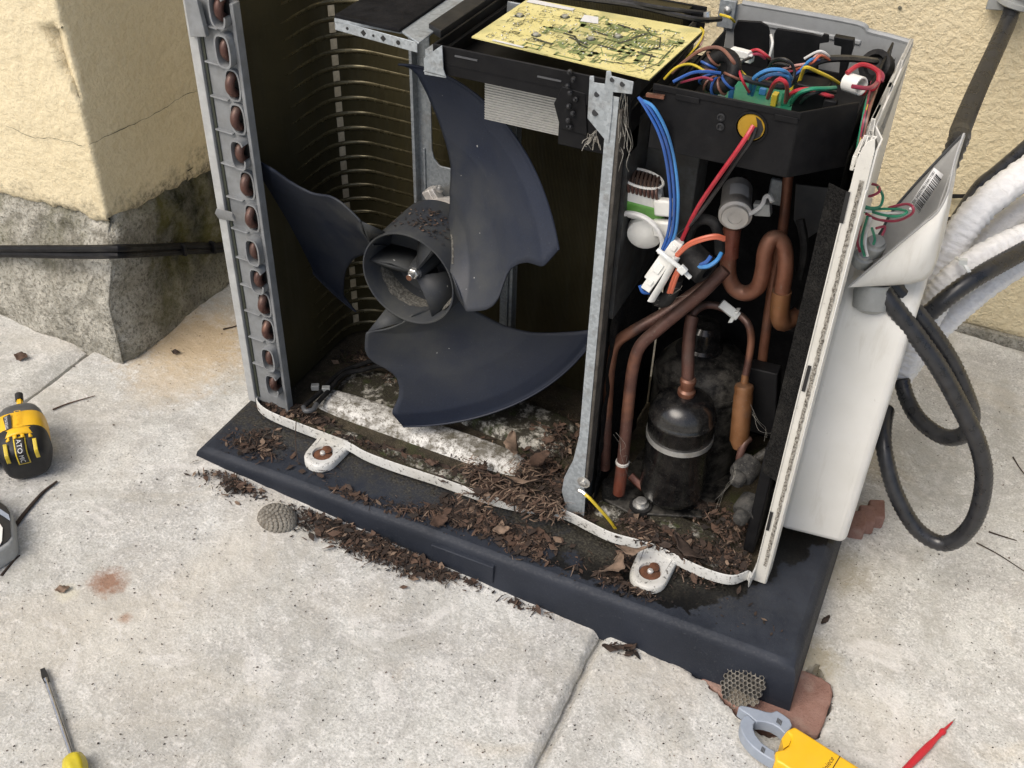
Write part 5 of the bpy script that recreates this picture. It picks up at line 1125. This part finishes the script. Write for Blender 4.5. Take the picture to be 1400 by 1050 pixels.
b=MB().lathe([(.0062,.150),(.0064,.164),(.003,.167),(0,.167)],o-ax*.012,ax,10); b.build('bit_tip',MT['dkg'],drv)
# handle reaching left
hd=-sd2; hp=o+ax*.055-w*.012
b=MB().tube([hp+hd*.02,hp+hd*.05-ax*.004,hp+hd*.085-ax*.012,hp+hd*.13-ax*.020],lambda t:.023-.002*t,16,5); b.build('handle',MT['dkg'],drv)
b=MB().tube([hp+hd*.025+w*.016+ax*.012,hp+hd*.06+w*.015+ax*.008,hp+hd*.10+w*.012+ax*.0],lambda t:.014,12,5); b.build('handle_shell',MT['yel'],drv); b=MB().obox(hp+hd*.145-ax*.022,hd*.016,ax*.038,w*.030); b.build('battery',MT['dkg'],drv,bev=.006,seg=3)
# yellow saddle over the black rear with vents
tp_=lambda a,h,r=.0418:o+ax*h*.9+sd2*(math.sin(R(a))*r*.94)+w*(math.cos(R(a))*r*.96)
b=MB(); b.grid(lambda x,y:tp_(-32+64*x,.028+.016*y,.0425),8,3); b.build('saddle',MT['yel'],drv,solid=.003)
for a in (-24,-8,8,24):
    b=MB(); b.grid(lambda x,y:tp_(a-4+8*x,.020+.009*y,.0422),2,2); b.build('vent_tooth',MT['yel'],drv,solid=.002)
b=MB(); b.grid(lambda x,y:tp_(-30+18*x,.046+.034*y,.0428),4,3); b.build('sticker',MT['ink'],drv)
def curved_text(body,a0,h0,h1,size,m,name,r=.0432):
    c=text_mb(body,(0,0,0),(1,0,0),(0,1,0),1,0); xs_=[p.x for p in c.v]; x0,x1=min(xs_),max(xs_)
    c.v=[tp_(a0+math.degrees(p.y*size/.041),h1-(h1-h0)*(p.x-x0)/(x1-x0),r) for p in c.v]; return c.build(name,MT[m],drv)
curved_text('DEWALT',-4,.044,.084,.0135,'ymet','raised_lettering',.0430)
curved_text('20V MAX BRUSHLESS',-26,.048,.078,.007,'paper','sticker_print')
# rear panel with frame
def rp(x,y,d=0):
    q=sd2*((x-.5)*.062)
    if y<.5: return o+q+ax*(-.0062-d)+w*(.002+.0285*y/.5)
    t=(y-.5)/.5; return o+q+ax*(-.0062+.032*t-d*(1-t))+w*(.0305+.0065*min(1,t*1.7)+d)
for x0,x1,m_,nm,d,y0,y1 in ((.36,.64,'w_yellow','badge_frame',.0012,.12,.94),(.39,.61,'ink','badge',.0022,.17,.89),(.12,.21,'w_yellow','rear_vent',.0012,.25,.8),(.79,.88,'w_yellow','rear_vent',.0012,.25,.8)):
    b=MB(); b.grid(lambda x,y:rp(x0+(x1-x0)*x,y0+(y1-y0)*y,d),4,12); b.build(nm,MT[m_],drv,solid=.001)
c=text_mb('ATOMIC',(0,0,0),(1,0,0),(0,1,0),1,0); xs_=[p.x for p in c.v]; x1_=max(xs_); c.v=[rp(.43+.16*p.y,.85-.62*p.x/x1_,.0034) for p in c.v]; c.build('badge_lettering',MT['paper'],drv)
# silver-rimmed casing at the left edge
p0=PG(0,720)
cas=thing('tool_case','black tool casing with silver rim, cut off by the left edge below the driver','tool',p0)
hz=.035
ol=[PG(x,y,hz) for x,y in [(-70,655),(-20,672),(0,684),(11,692),(16,700),(18,736),(12,744),(0,752),(-70,795)]]
b=MB().prism(ol,(0,0,-.034)); b.build('shell',MT['endl'],cas,bev=.004,seg=3)
cen=sum(ol,Vector())/len(ol)
il=[p+(cen-p)*.09 for p in ol]; b=MB().prism([p+Vector((0,0,.0006)) for p in il],(0,0,.0012)); b.build('black_face',MT['dkg'],cas)
il2=[PG(x,y,hz+.0025) for x,y in [(-70,668),(-18,685),(0,696),(12,704),(14,712),(0,703),(-70,690)]]; b=MB().prism(il2,(0,0,.0008)); b.build('grey_band',MT['grym'],cas)
b=MB().prism([PG(x,y,hz+.003) for x,y in [(-40,712),(0,716),(4,722),(3,740),(0,746),(-40,760)]],(0,0,.001)); b.build('white_patch',MT['white'],cas,bev=.0004)
# screwdriver
a=PG(58,914,.004); c=PG(100,1038,.006); d=(c-a).normalized()
scr=thing('screwdriver','flat-blade screwdriver with clear yellow handle lying on the concrete','screwdriver',(c.x,c.y,gz(c.x)))
b=MB().cyl(a+d*.018,c+d*.01,.0032,14); sh=b.build('shaft',MT['chrome'],scr)
s_=d.cross(Vector((0,0,1))).normalized(); up=s_.cross(d)
b=MB(); b.add([a-s_*.0028+up*.0006,a+s_*.0028+up*.0006,a+s_*.0028-up*.0006,a-s_*.0028-up*.0006]+[a+d*.014-s_*.0042+up*.001,a+d*.014+s_*.0042+up*.001,a+d*.014+s_*.0042-up*.001,a+d*.014-s_*.0042-up*.001]+[a+d*.026-s_*.003+up*.003,a+d*.026+s_*.003+up*.003,a+d*.026+s_*.003-up*.003,a+d*.026-s_*.003-up*.003],[(0,1,2,3)]+[(q*4+i,q*4+4+i,q*4+4+(i+1)%4,q*4+(i+1)%4) for q in (0,1) for i in range(4)]+[(11,10,9,8)]); b.build('blade',MT['dkg'],scr)
ho=c+up*.006
b=MB(); prof=[(.009,0),(.0125,.003),(.0138,.009),(.0135,.02),(.0115,.03),(.0135,.05),(.014,.08),(.009,.095)]; vs=[];fs=[];n_=36
for r,h in prof:
    for i in range(n_):
        an=2*math.pi*i/n_; rr=r*(1+.055*math.cos(an*6)*(0 if h<.004 else 1)); vs.append(ho+d*h+(s_*math.cos(an)+up*math.sin(an))*rr)
for j in range(len(prof)-1):
    for i in range(n_): fs.append((j*n_+i,j*n_+(i+1)%n_,(j+1)*n_+(i+1)%n_,(j+1)*n_+i))
fs+=[list(range(n_))[::-1]]; b.add(vs,fs); b.build('handle',MT['hand'],scr,ang=70)
# clamp meter
th=.030
zc=gz(.95)+.006
def C6(x,y,z): return PZ(980+x/7,900+y/7,z)
cm=thing('clamp_meter','yellow clamp meter with grey open jaw lying by the brick','clamp meter',C6(900,900,zc))
zt3=zc+.024
uj=[(205,470),(228,447),(300,460),(400,487),(470,508),(520,516),(575,497),(645,540),(702,585),(722,640),(690,690),(655,722),(600,668),(540,632),(470,610),(420,602),(378,604),(340,572),(300,535),(250,505)]
lj=[(296,533),(335,570),(372,606),(350,632),(350,675),(375,735),(430,805),(500,855),(562,888),(562,985),(500,955),(420,905),(350,850),(290,785),(248,720),(228,660),(228,605),(250,558)]
b=MB().prism([C6(x,y,zt3) for x,y in uj],(0,0,-.020)); b.build('upper_jaw',MT['grym'],cm,bev=.0015,seg=2)
b=MB().prism([C6(x,y,zt3) for x,y in lj],(0,0,-.020)); b.build('lower_jaw',MT['grym'],cm,bev=.0015,seg=2)
zt4=zt3+.006
yb=[(665,690),(745,650),(960,785),(1190,932),(1400,1065),(1750,1290),(1560,1640),(1200,1420),(840,1160),(640,1020),(566,980),(560,886),(640,868),(690,835),(712,785),(708,735)]
b=MB().prism([C6(x,y,zt4) for x,y in yb],(0,0,-.028)); b.build('body',MT['ymet'],cm,bev=.003,seg=3)
yb2=[(560,960),(640,1015),(840,1155),(1200,1415),(1560,1640),(1570,1665),(1190,1440),(820,1180),(600,1035),(555,1000)]
b=MB().prism([C6(x,y,zc+.010) for x,y in yb2],(0,0,-.012)); b.build('lower_shell',MT['grym'],cm,bev=.001)
b=MB().prism([C6(x,y,zt4-.002) for x,y in [(620,770),(668,705),(706,740),(708,785),(690,832),(640,862)]],(0,0,-.026)); b.build('jaw_pivot',MT['brass'] if 0 else MT['ymet'],cm)
l0=C6(1182,935,zt4+.0004); l1=C6(1105,1060,zt4+.0004); s2=(l1-l0).normalized().cross(Vector((0,0,1)))*.0006
b=MB().add([l0-s2,l0+s2,l1+s2,l1-s2],[(0,1,2,3)]); b.build('panel_joint',MT['ink'],cm)
e1=C6(1103,948,zt4); s1_=C6(1035,1050,zt4); ud=(e1-s1_).normalized(); vd=Vector((0,0,1)).cross(ud)
full=.0405; t_=text_mb('Fieldpiece',(0,0,0),(1,0,0),(0,1,0),1,0,shear=.25); x1_=max(p.x for p in t_.v)
t_.v=[e1-ud*full+ud*(p.x/x1_*full)+vd*(p.y*.0095-.0035)+Vector((0,0,.0004)) for p in t_.v]; t_.build('lettering',MT['ink'],cm)
for pos,n3 in (((600,605),4),((450,880),3)):
    b=MB()
    for i in range(n3):
        p=C6(pos[0]+i*12-20,pos[1]+i*9-12,zt3+.0003); b.box(p.x-.0007,p.x+.0007,p.y-.004,p.y+.004,p.z,p.z+.0002)
    b.build('jaw_marking',MT['mgry'],cm)
# red test probe
a=PG(1303,986,.006); c=PG(1238,1052,.008); d=(c-a).normalized()
prb=thing('test_probe','red test probe with its pointed tip, lying on the concrete at lower right','test probe',(c.x,c.y,gz(c.x)))
b=MB().lathe([(.0006,0),(.0013,.004),(.0022,.020),(.0028,.022),(.0046,.025),(.0046,.029),(.0032,.032),(.0034,.045),(.0050,.062),(.0052,.085),(.0045,.12)],a,d,16); b.build('handle',MT['redp'],prb)
b=MB().lathe([(.0003,-.006),(.0009,0),(.0009,.004)],a,d,8); b.build('tip',MT['chrome'],prb)
# ------------------------------------------------------------------ wasp nests
p=PG(378,700,.016)
b=MB(); 
def dome(u_,v_):
    a=2*math.pi*u_; e=R(90)*v_; r=.030*(1+.05*math.sin(a*3+1)); return p+Vector((r*1.05*math.cos(a)*math.cos(e),r*.86*math.sin(a)*math.cos(e),.020*math.sin(e)-.016))
b.grid(dome,36,14); nst=thing('wasp_nest','grey domed wasp nest lying cells-down on the concrete by the pad','wasp nest',(p.x,p.y,gz(p.x)))
b.build('comb_core',MT['nestin'],nst,ang=179)
rd=random.Random(2)
for j in range(8):
    nn_=[26,25,23,20,16,12,7,2][j]; e=R([3,14,26,38,50,62,74,86][j])
    for i in range(nn_):
        a=2*math.pi*(i+.5*(j%2))/nn_; d=Vector((math.cos(a)*math.cos(e)*.0315,math.sin(a)*math.cos(e)*.026,.0205*math.sin(e)-.016)); nrm_=Vector((math.cos(a)*math.cos(e),math.sin(a)*math.cos(e),math.sin(e)*1.5)).normalized()
        b=MB().lathe([(.0034,-.003),(.0034,.0002),(.0024,.0011),(0,.0013)],p+d,nrm_,6); b.build('cell',MT['nest'],nst)
q=PY(1015,937,-.142); ntv=Vector((-.15,-.72,.68)).normalized()
u,w,_a=frame(ntv)
n2=thing('wasp_nest','open honeycomb wasp nest leaning on the front corner of the pad','wasp nest',q+Vector((0,0,-.03)))
cr=.0036; dx=cr*math.sqrt(3); rd=random.Random(8)
b=MB(); b.lathe([(.014,-.016),(.022,-.012),(.026,-.0085),(.0,-.008)],q,ntv,20); b.build('comb_core',MT['nestin'],n2)
for i in range(-6,7):
    for j in range(-6,7):
        x=dx*(i+.5*(j%2)); y=cr*1.5*j
        if (x/.027)**2+(y/.033)**2>1.0+rd.uniform(-.12,.1): continue
        broken=y<-.010 and x>-.012
        h=rd.uniform(.006,.0105)*(.45 if broken else 1)-.0*abs(x); base=q+u*x+w*y-ntv*.004
        vs=[];fs=[]
        for rr,hh_ in ((cr*.98,0),(cr*.98,h),(cr*.80,h),(cr*.74,.001)):
            vs+=[base+ntv*(hh_-30*(x*x+y*y)*.25)+(u*math.cos(R(30+60*k))+w*math.sin(R(30+60*k)))*rr for k in range(6)]
        for l in range(3):
            for k in range(6): fs.append((l*6+k,l*6+(k+1)%6,(l+1)*6+(k+1)%6,(l+1)*6+k))
        fs.append((18,19,20,21,22,23)); m2=MB().add(vs,fs); m2.m[-1]=1
        m2.build('cell',[MT['nest'],MT['ink'] if not broken else MT['nestin']],n2)  # cell floors coloured black, standing in for shade inside the cells
# ------------------------------------------------------------------ litter
rd=random.Random(21)
def flake(b,p,size,asp,zr,needle=False):
    """a curled bark or leaf chip of two to three segments"""
    a=rd.uniform(0,2*math.pi); t=Vector((math.cos(a),math.sin(a),rd.uniform(-.35,.35)*zr)).normalized(); up=Vector((rd.uniform(-.6,.6)*zr,rd.uniform(-.6,.6)*zr,1)).normalized(); s=t.cross(up).normalized(); up=s.cross(t)
    L_=size; wd=size*asp; m=rd.choices((0,1,2,3),(.46,.32,.17,.05) if size<.012 else (.15,.4,.35,.1))[0]; cur=rd.uniform(-.25,.35)*L_
    if needle:
        vs=[p-t*L_/2-s*wd/2,p-t*L_/2+s*wd/2,p+up*(cur*.3+wd)+s*wd/2,p+up*(cur*.3+wd)-s*wd/2,p+t*L_/2]; b.add(vs,[(0,1,2,3),(3,2,4)],m); return
    vs=[p-t*L_/2+up*cur*.2,p-t*L_*.1+s*wd*rd.uniform(.3,.6)+up*cur*rd.uniform(.2,.6),p-t*L_*.05-s*wd*rd.uniform(.3,.6)+up*cur*rd.uniform(0,.5),p+t*L_*.3+s*wd*rd.uniform(.1,.45),p+t*L_*.3-s*wd*rd.uniform(.1,.45)+up*cur*.3,p+t*L_/2+up*cur*rd.uniform(0,.5)]
    b.add(vs,[(0,2,1),(1,2,4,3),(3,4,5)],m)
def heap(b,c,rx,ry,n,zf,size=(.003,.0125),h=.006,rot=0,needles=.3):
    M2=Matrix.Rotation(rot,3,'Z')
    for i in range(n):
        r=math.sqrt(-2*math.log(max(1e-6,rd.random())))*.55; a=rd.uniform(0,2*math.pi)
        o_=M2@Vector((rx*r*math.cos(a),ry*r*math.sin(a),0)); x,y=c.x+o_.x,c.y+o_.y
        k=math.exp(-r*r*1.2); z=zf(x,y)
        if z is None: continue
        p=Vector((x,y,z+.0012+rd.random()*h*k)); sz=rd.uniform(*size)*(rd.random()**.6+.25)
        if rd.random()<.45: flake(b,p,rd.uniform(.0012,.0042),rd.uniform(.5,.9),1.0)
        elif rd.random()<.055: flake(b,p+Vector((0,0,.002)),rd.uniform(.012,.022),rd.uniform(.4,.6),.8)
        elif rd.random()<needles: flake(b,p,sz*1.7,.09,1.0,True)
        else: flake(b,p,sz,rd.uniform(.25,.6),.9 if h>.003 else .3)
def on_ground(x,y):
    if -.04<x<.965 and y>-.137: return None
    return gz(x)+.001
def on_pad(x,y): 
    if x<-.02 or x>.945 or y<-.118: return None
    return PT+.0005
def in_pan(x,y):
    if x<.006 or x>.845 or y>.25: return None
    return -.0075
def stuff(b,name): 
    o=b.build(name,LEAF,ang=30); o['kind']='stuff'; return o
def lab2(o,l,c): o['label']=l; o['category']=c
b=MB()
for px,py,rx,ry,n_,h in ((425,712,.05,.02,500,.008),(470,732,.055,.022,1300,.011),(520,752,.055,.024,1800,.014),(560,770,.05,.020,1100,.011),(605,785,.035,.014,300,.006),(640,795,.03,.01,90,.003),(318,663,.05,.022,520,.008),(335,670,.02,.01,120,.004),(725,830,.035,.012,110,.004),(850,888,.016,.008,60,.008),(455,705,.03,.01,200,.005)): heap(b,PG(px,py),rx,ry,n_,on_ground,h=h,rot=R(2))
lab2(stuff(b,'leaf_litter'),'dark crumbled leaf litter spilled on the concrete in front of the pad','litter')
b=MB()
for px,py,rx,ry,n_,h in ((345,612,.045,.020,650,.006),(362,598,.03,.02,200,.003),(490,682,.045,.010,240,.003),(560,700,.04,.012,260,.004),(612,708,.045,.016,700,.007),(675,722,.045,.018,1300,.012),(725,738,.035,.018,900,.010),(715,755,.04,.010,380,.004),(640,695,.04,.012,360,.005),(430,640,.05,.02,60,.002),(790,770,.05,.03,60,.001),(1000,835,.08,.03,25,.001),(850,800,.03,.012,90,.003)): heap(b,PZ(px,py,PT),rx,ry,n_,on_pad,h=h)
lab2(stuff(b,'leaf_litter'),'brown leaf litter scattered over the front of the navy pad','litter')
b=MB()
for px,py,rx,ry,n_,h in ((376,552,.025,.016,800,.012),(405,560,.03,.014,800,.012),(435,572,.03,.008,300,.006),(480,595,.05,.007,300,.003),(530,612,.05,.007,300,.003),(590,632,.05,.007,400,.004),(640,648,.04,.009,500,.008),(690,660,.04,.012,900,.016),(735,640,.04,.03,1500,.02),(760,600,.03,.05,1500,.025),(770,670,.028,.024,1100,.02),(735,585,.03,.04,800,.015),(495,490,.035,.025,420,.012),(530,518,.03,.02,260,.005),(800,690,.02,.03,300,.01),(640,600,.09,.05,120,.001)): heap(b,PZ(px,py,0),rx,ry,n_,lambda x,y:in_pan(x,y) if y>-.030 else None,h=h)
for px,py,rx,ry,n_,h in ((652,645,.014,.014,200,.014),(660,672,.009,.020,160,.012),(708,682,.030,.010,600,.014),(745,692,.020,.012,400,.014)): heap(b,PZ(px,py,.012),rx,ry,n_,lambda x,y:.006 if y>-.05 else -.012,size=(.006,.024),h=h,needles=.6)
for px,py,n_ in ((650,640,70),(668,668,50),(700,676,60),(735,692,80),(715,640,50),(760,700,40),(655,690,30)):
    c_=PZ(px,py,.016)
    for i in range(n_):
        p=c_+Vector((rd.gauss(0,.014),rd.gauss(0,.010),rd.uniform(-.012,.010))); a=rd.gauss(.5,.7); t=Vector((math.cos(a),math.sin(a),rd.uniform(-.3,.3))); L_=rd.uniform(.008,.024); w_=rd.uniform(.0003,.0012); s_=t.cross(Vector((0,0,1))).normalized()*w_; k_=Vector((0,0,rd.uniform(-.004,.006)))
        b.add([p-t*L_/2-s_,p-t*L_/2+s_,p+k_+s_,p+k_-s_,p+t*L_/2],[(0,1,2,3),(3,2,4)],rd.choice((2,3,3)))
lab2(stuff(b,'leaf_litter'),'dead leaves and needles heaped in the fan bay of the base pan','litter')
b=MB()
for px,py,rx,ry,n_,h in ((900,745,.05,.025,700,.01),(950,760,.05,.03,900,.012),(1000,770,.035,.02,600,.01),(960,700,.05,.025,500,.008),(1000,730,.03,.03,500,.012),(870,720,.03,.02,300,.008),(860,760,.02,.012,260,.012),(835,780,.015,.015,220,.012),(880,800,.02,.008,120,.006)): heap(b,PZ(px,py,0),rx,ry,n_,lambda x,y:(.004 if y>-.03 else -.018) if x<.845 else None,h=h)
lab2(stuff(b,'leaf_litter'),'leaf debris on the floor of the compressor bay','litter')
b=MB()
for i in range(3600):
    px,py=rd.uniform(-60,1460),rd.uniform(420,1080); q=PG(px,py)
    if on_ground(q.x,q.y) is None or q.y>.9 or (q.x<-.285 and q.y>-.02): continue
    flake(b,Vector((q.x,q.y,gz(q.x)+.0012)),rd.uniform(.0012,.0045)*rd.uniform(.4,1.1),rd.uniform(.3,.8),.25)
for i in range(260):
    q=PZ(rd.uniform(300,1150),rd.uniform(560,920),PT)
    if on_pad(q.x,q.y) is None or q.y>.3: continue
    flake(b,Vector((q.x,q.y,PT+.001)),rd.uniform(.001,.004),rd.uniform(.3,.8),.25)
lab2(stuff(b,'grit'),'dark grit and crumbs strewn over the concrete and pad','grit')
# hub debris
b=MB()
for i in range(150):
    a=R(rd.gauss(82,16)); y=.06+rd.random()*.06; flake(b,Vector((cx+.0768*math.cos(a),y,cz+.0768*math.sin(a)+.001)),rd.uniform(.002,.007),.5,.8)
o=b.build('hub_litter',LEAF,AC); o['kind']='stuff'
# single leaves
def leaf(c,L_,W_,rot,tilt,curl,m,label):
    b=MB(); Mx=Matrix.Rotation(rot,3,'Z')@Matrix.Rotation(tilt,3,'X')
    def f(u_,v_):
        x=(u_-.5)*L_; hw=W_*.5*math.sin(math.pi*min(1,max(0,u_*.96+.02)))**.8*(1+.12*math.sin(u_*23)); y=(v_-.5)*2*hw; z=curl*(x*x*6+(y*y)*-14+.10*abs(y))+.0015*math.sin(u_*9+v_*5)
        return c+Mx@Vector((x,y,z))
    b.grid(f,14,6); return tag(b.build('dry_leaf',LEAF[m],solid=.0004,ang=179),label,'leaf','single dead leaves')
leaf(PZ(712,657,.022),.05,.018,R(15),R(-25),1.2,3,'pale tan pointed leaf on the pan litter left of the partition')
leaf(PZ(600,712,PT+.012),.03,.018,R(60),R(40),2,2,'russet curled leaf on the pad litter below the pan lip')
leaf(PZ(685,724,PT+.016),.026,.014,R(35),R(20),2,3,'small tan leaf on the pad litter heap')
leaf(PZ(838,775,.004),.050,.034,R(70),R(-42),2,3,'large brown leaf leaning against the right foot')
leaf(PZ(862,752,.016),.045,.022,R(20),R(-20),2,3,'tan torn leaf hooked over the pan lip above the right foot')
leaf(PZ(940,752,.02),.060,.022,R(-28),R(-15),1.5,1,'long dark brown leaf on the compressor bay floor')
leaf(PG(29,487,.005),.026,.018,R(10),R(12),2,2,'russet leaf lying at the foot of the plinth at far left')
leaf(PG(240,481,.004),.016,.010,R(10),R(12),2,1,'small dark leaf beside the plinth under the cables')
leaf(PG(838,886,.006),.032,.016,R(200),R(18),2,1,'dark curled leaf beside the concrete joint below the pad')
leaf(PG(862,884,.007),.026,.014,R(60),R(-18),2,1,'crumpled dark leaf next to the concrete joint, right one of a pair')
leaf(PZ(700,610,.03),.055,.025,R(120),R(25),2,3,'dusty tan leaf curled in the pan under the fan blade')
leaf(PZ(735,628,.03),.045,.02,R(70),R(30),2,2,'brown rolled leaf in the pan beside the partition foot')
leaf(PZ(590,632,.008),.022,.012,R(20),R(10),1,2,'small russet leaf on the pan front rib')
leaf(PZ(605,655,.006),.024,.010,R(-20),R(10),1,1,'thin dark leaf stuck on the pan lip')
leaf(PG(1128,848,.004),.022,.008,R(70),R(15),3,1,'dark twisted leaf on the concrete right of the pad')
leaf(PG(85,805,.003),.02,.012,R(40),R(5),1,3,'pale papery seed husk on the concrete below the twig')
def twig(pts,r,label,m='cud'):
    return tag(MB().tube(pts,lambda t:r*(1-.5*t),7,5).build('twig',LEAF[m] if isinstance(m,int) else MT[m]),label,'twig','twigs on the concrete')
twig([PG(x,y,.003) for x,y in ((21,719),(35,700),(52,680),(62,670),(78,658))],.0034,'long grey-brown twig lying between driver and tool casing',1)
twig([PG(x,y,.002) for x,y in ((2,787),(14,772),(27,759))],.0022,'short dark twig just below the silver-rimmed casing',1)
twig([PG(x,y,.002) for x,y in ((72,560),(95,551),(130,541))],.0015,'thin reddish twig across the joint near the plinth',2)
twig([PG(x,y,.002) for x,y in ((1335,742),(1365,758),(1402,782))],.0012,'thin straight twig right of the lowest conduit loop',1)
twig([PG(x,y,.002) for x,y in ((1352,727),(1370,733),(1390,739))],.0015,'short grey twig beside the lowest conduit loop',1)
twig([PG(x,y,.002) for x,y in ((1385,625),(1393,638),(1402,650))],.0015,'dark twig at the right edge of the concrete',1)
twig([PG(x,y,.002) for x,y in ((305,450),(318,447),(330,443))],.0015,'small twig behind the unit left edge',1)
twig([PZ(410,590,.0),PZ(408,620,-.01),PZ(440,650,-.01),PG(460,690,.03)] if 0 else [PZ(405,575,.012),PZ(404,605,.004),PZ(408,635,-.010)],.0009,'hair-thin twig over the pan lip above the left foot',1)
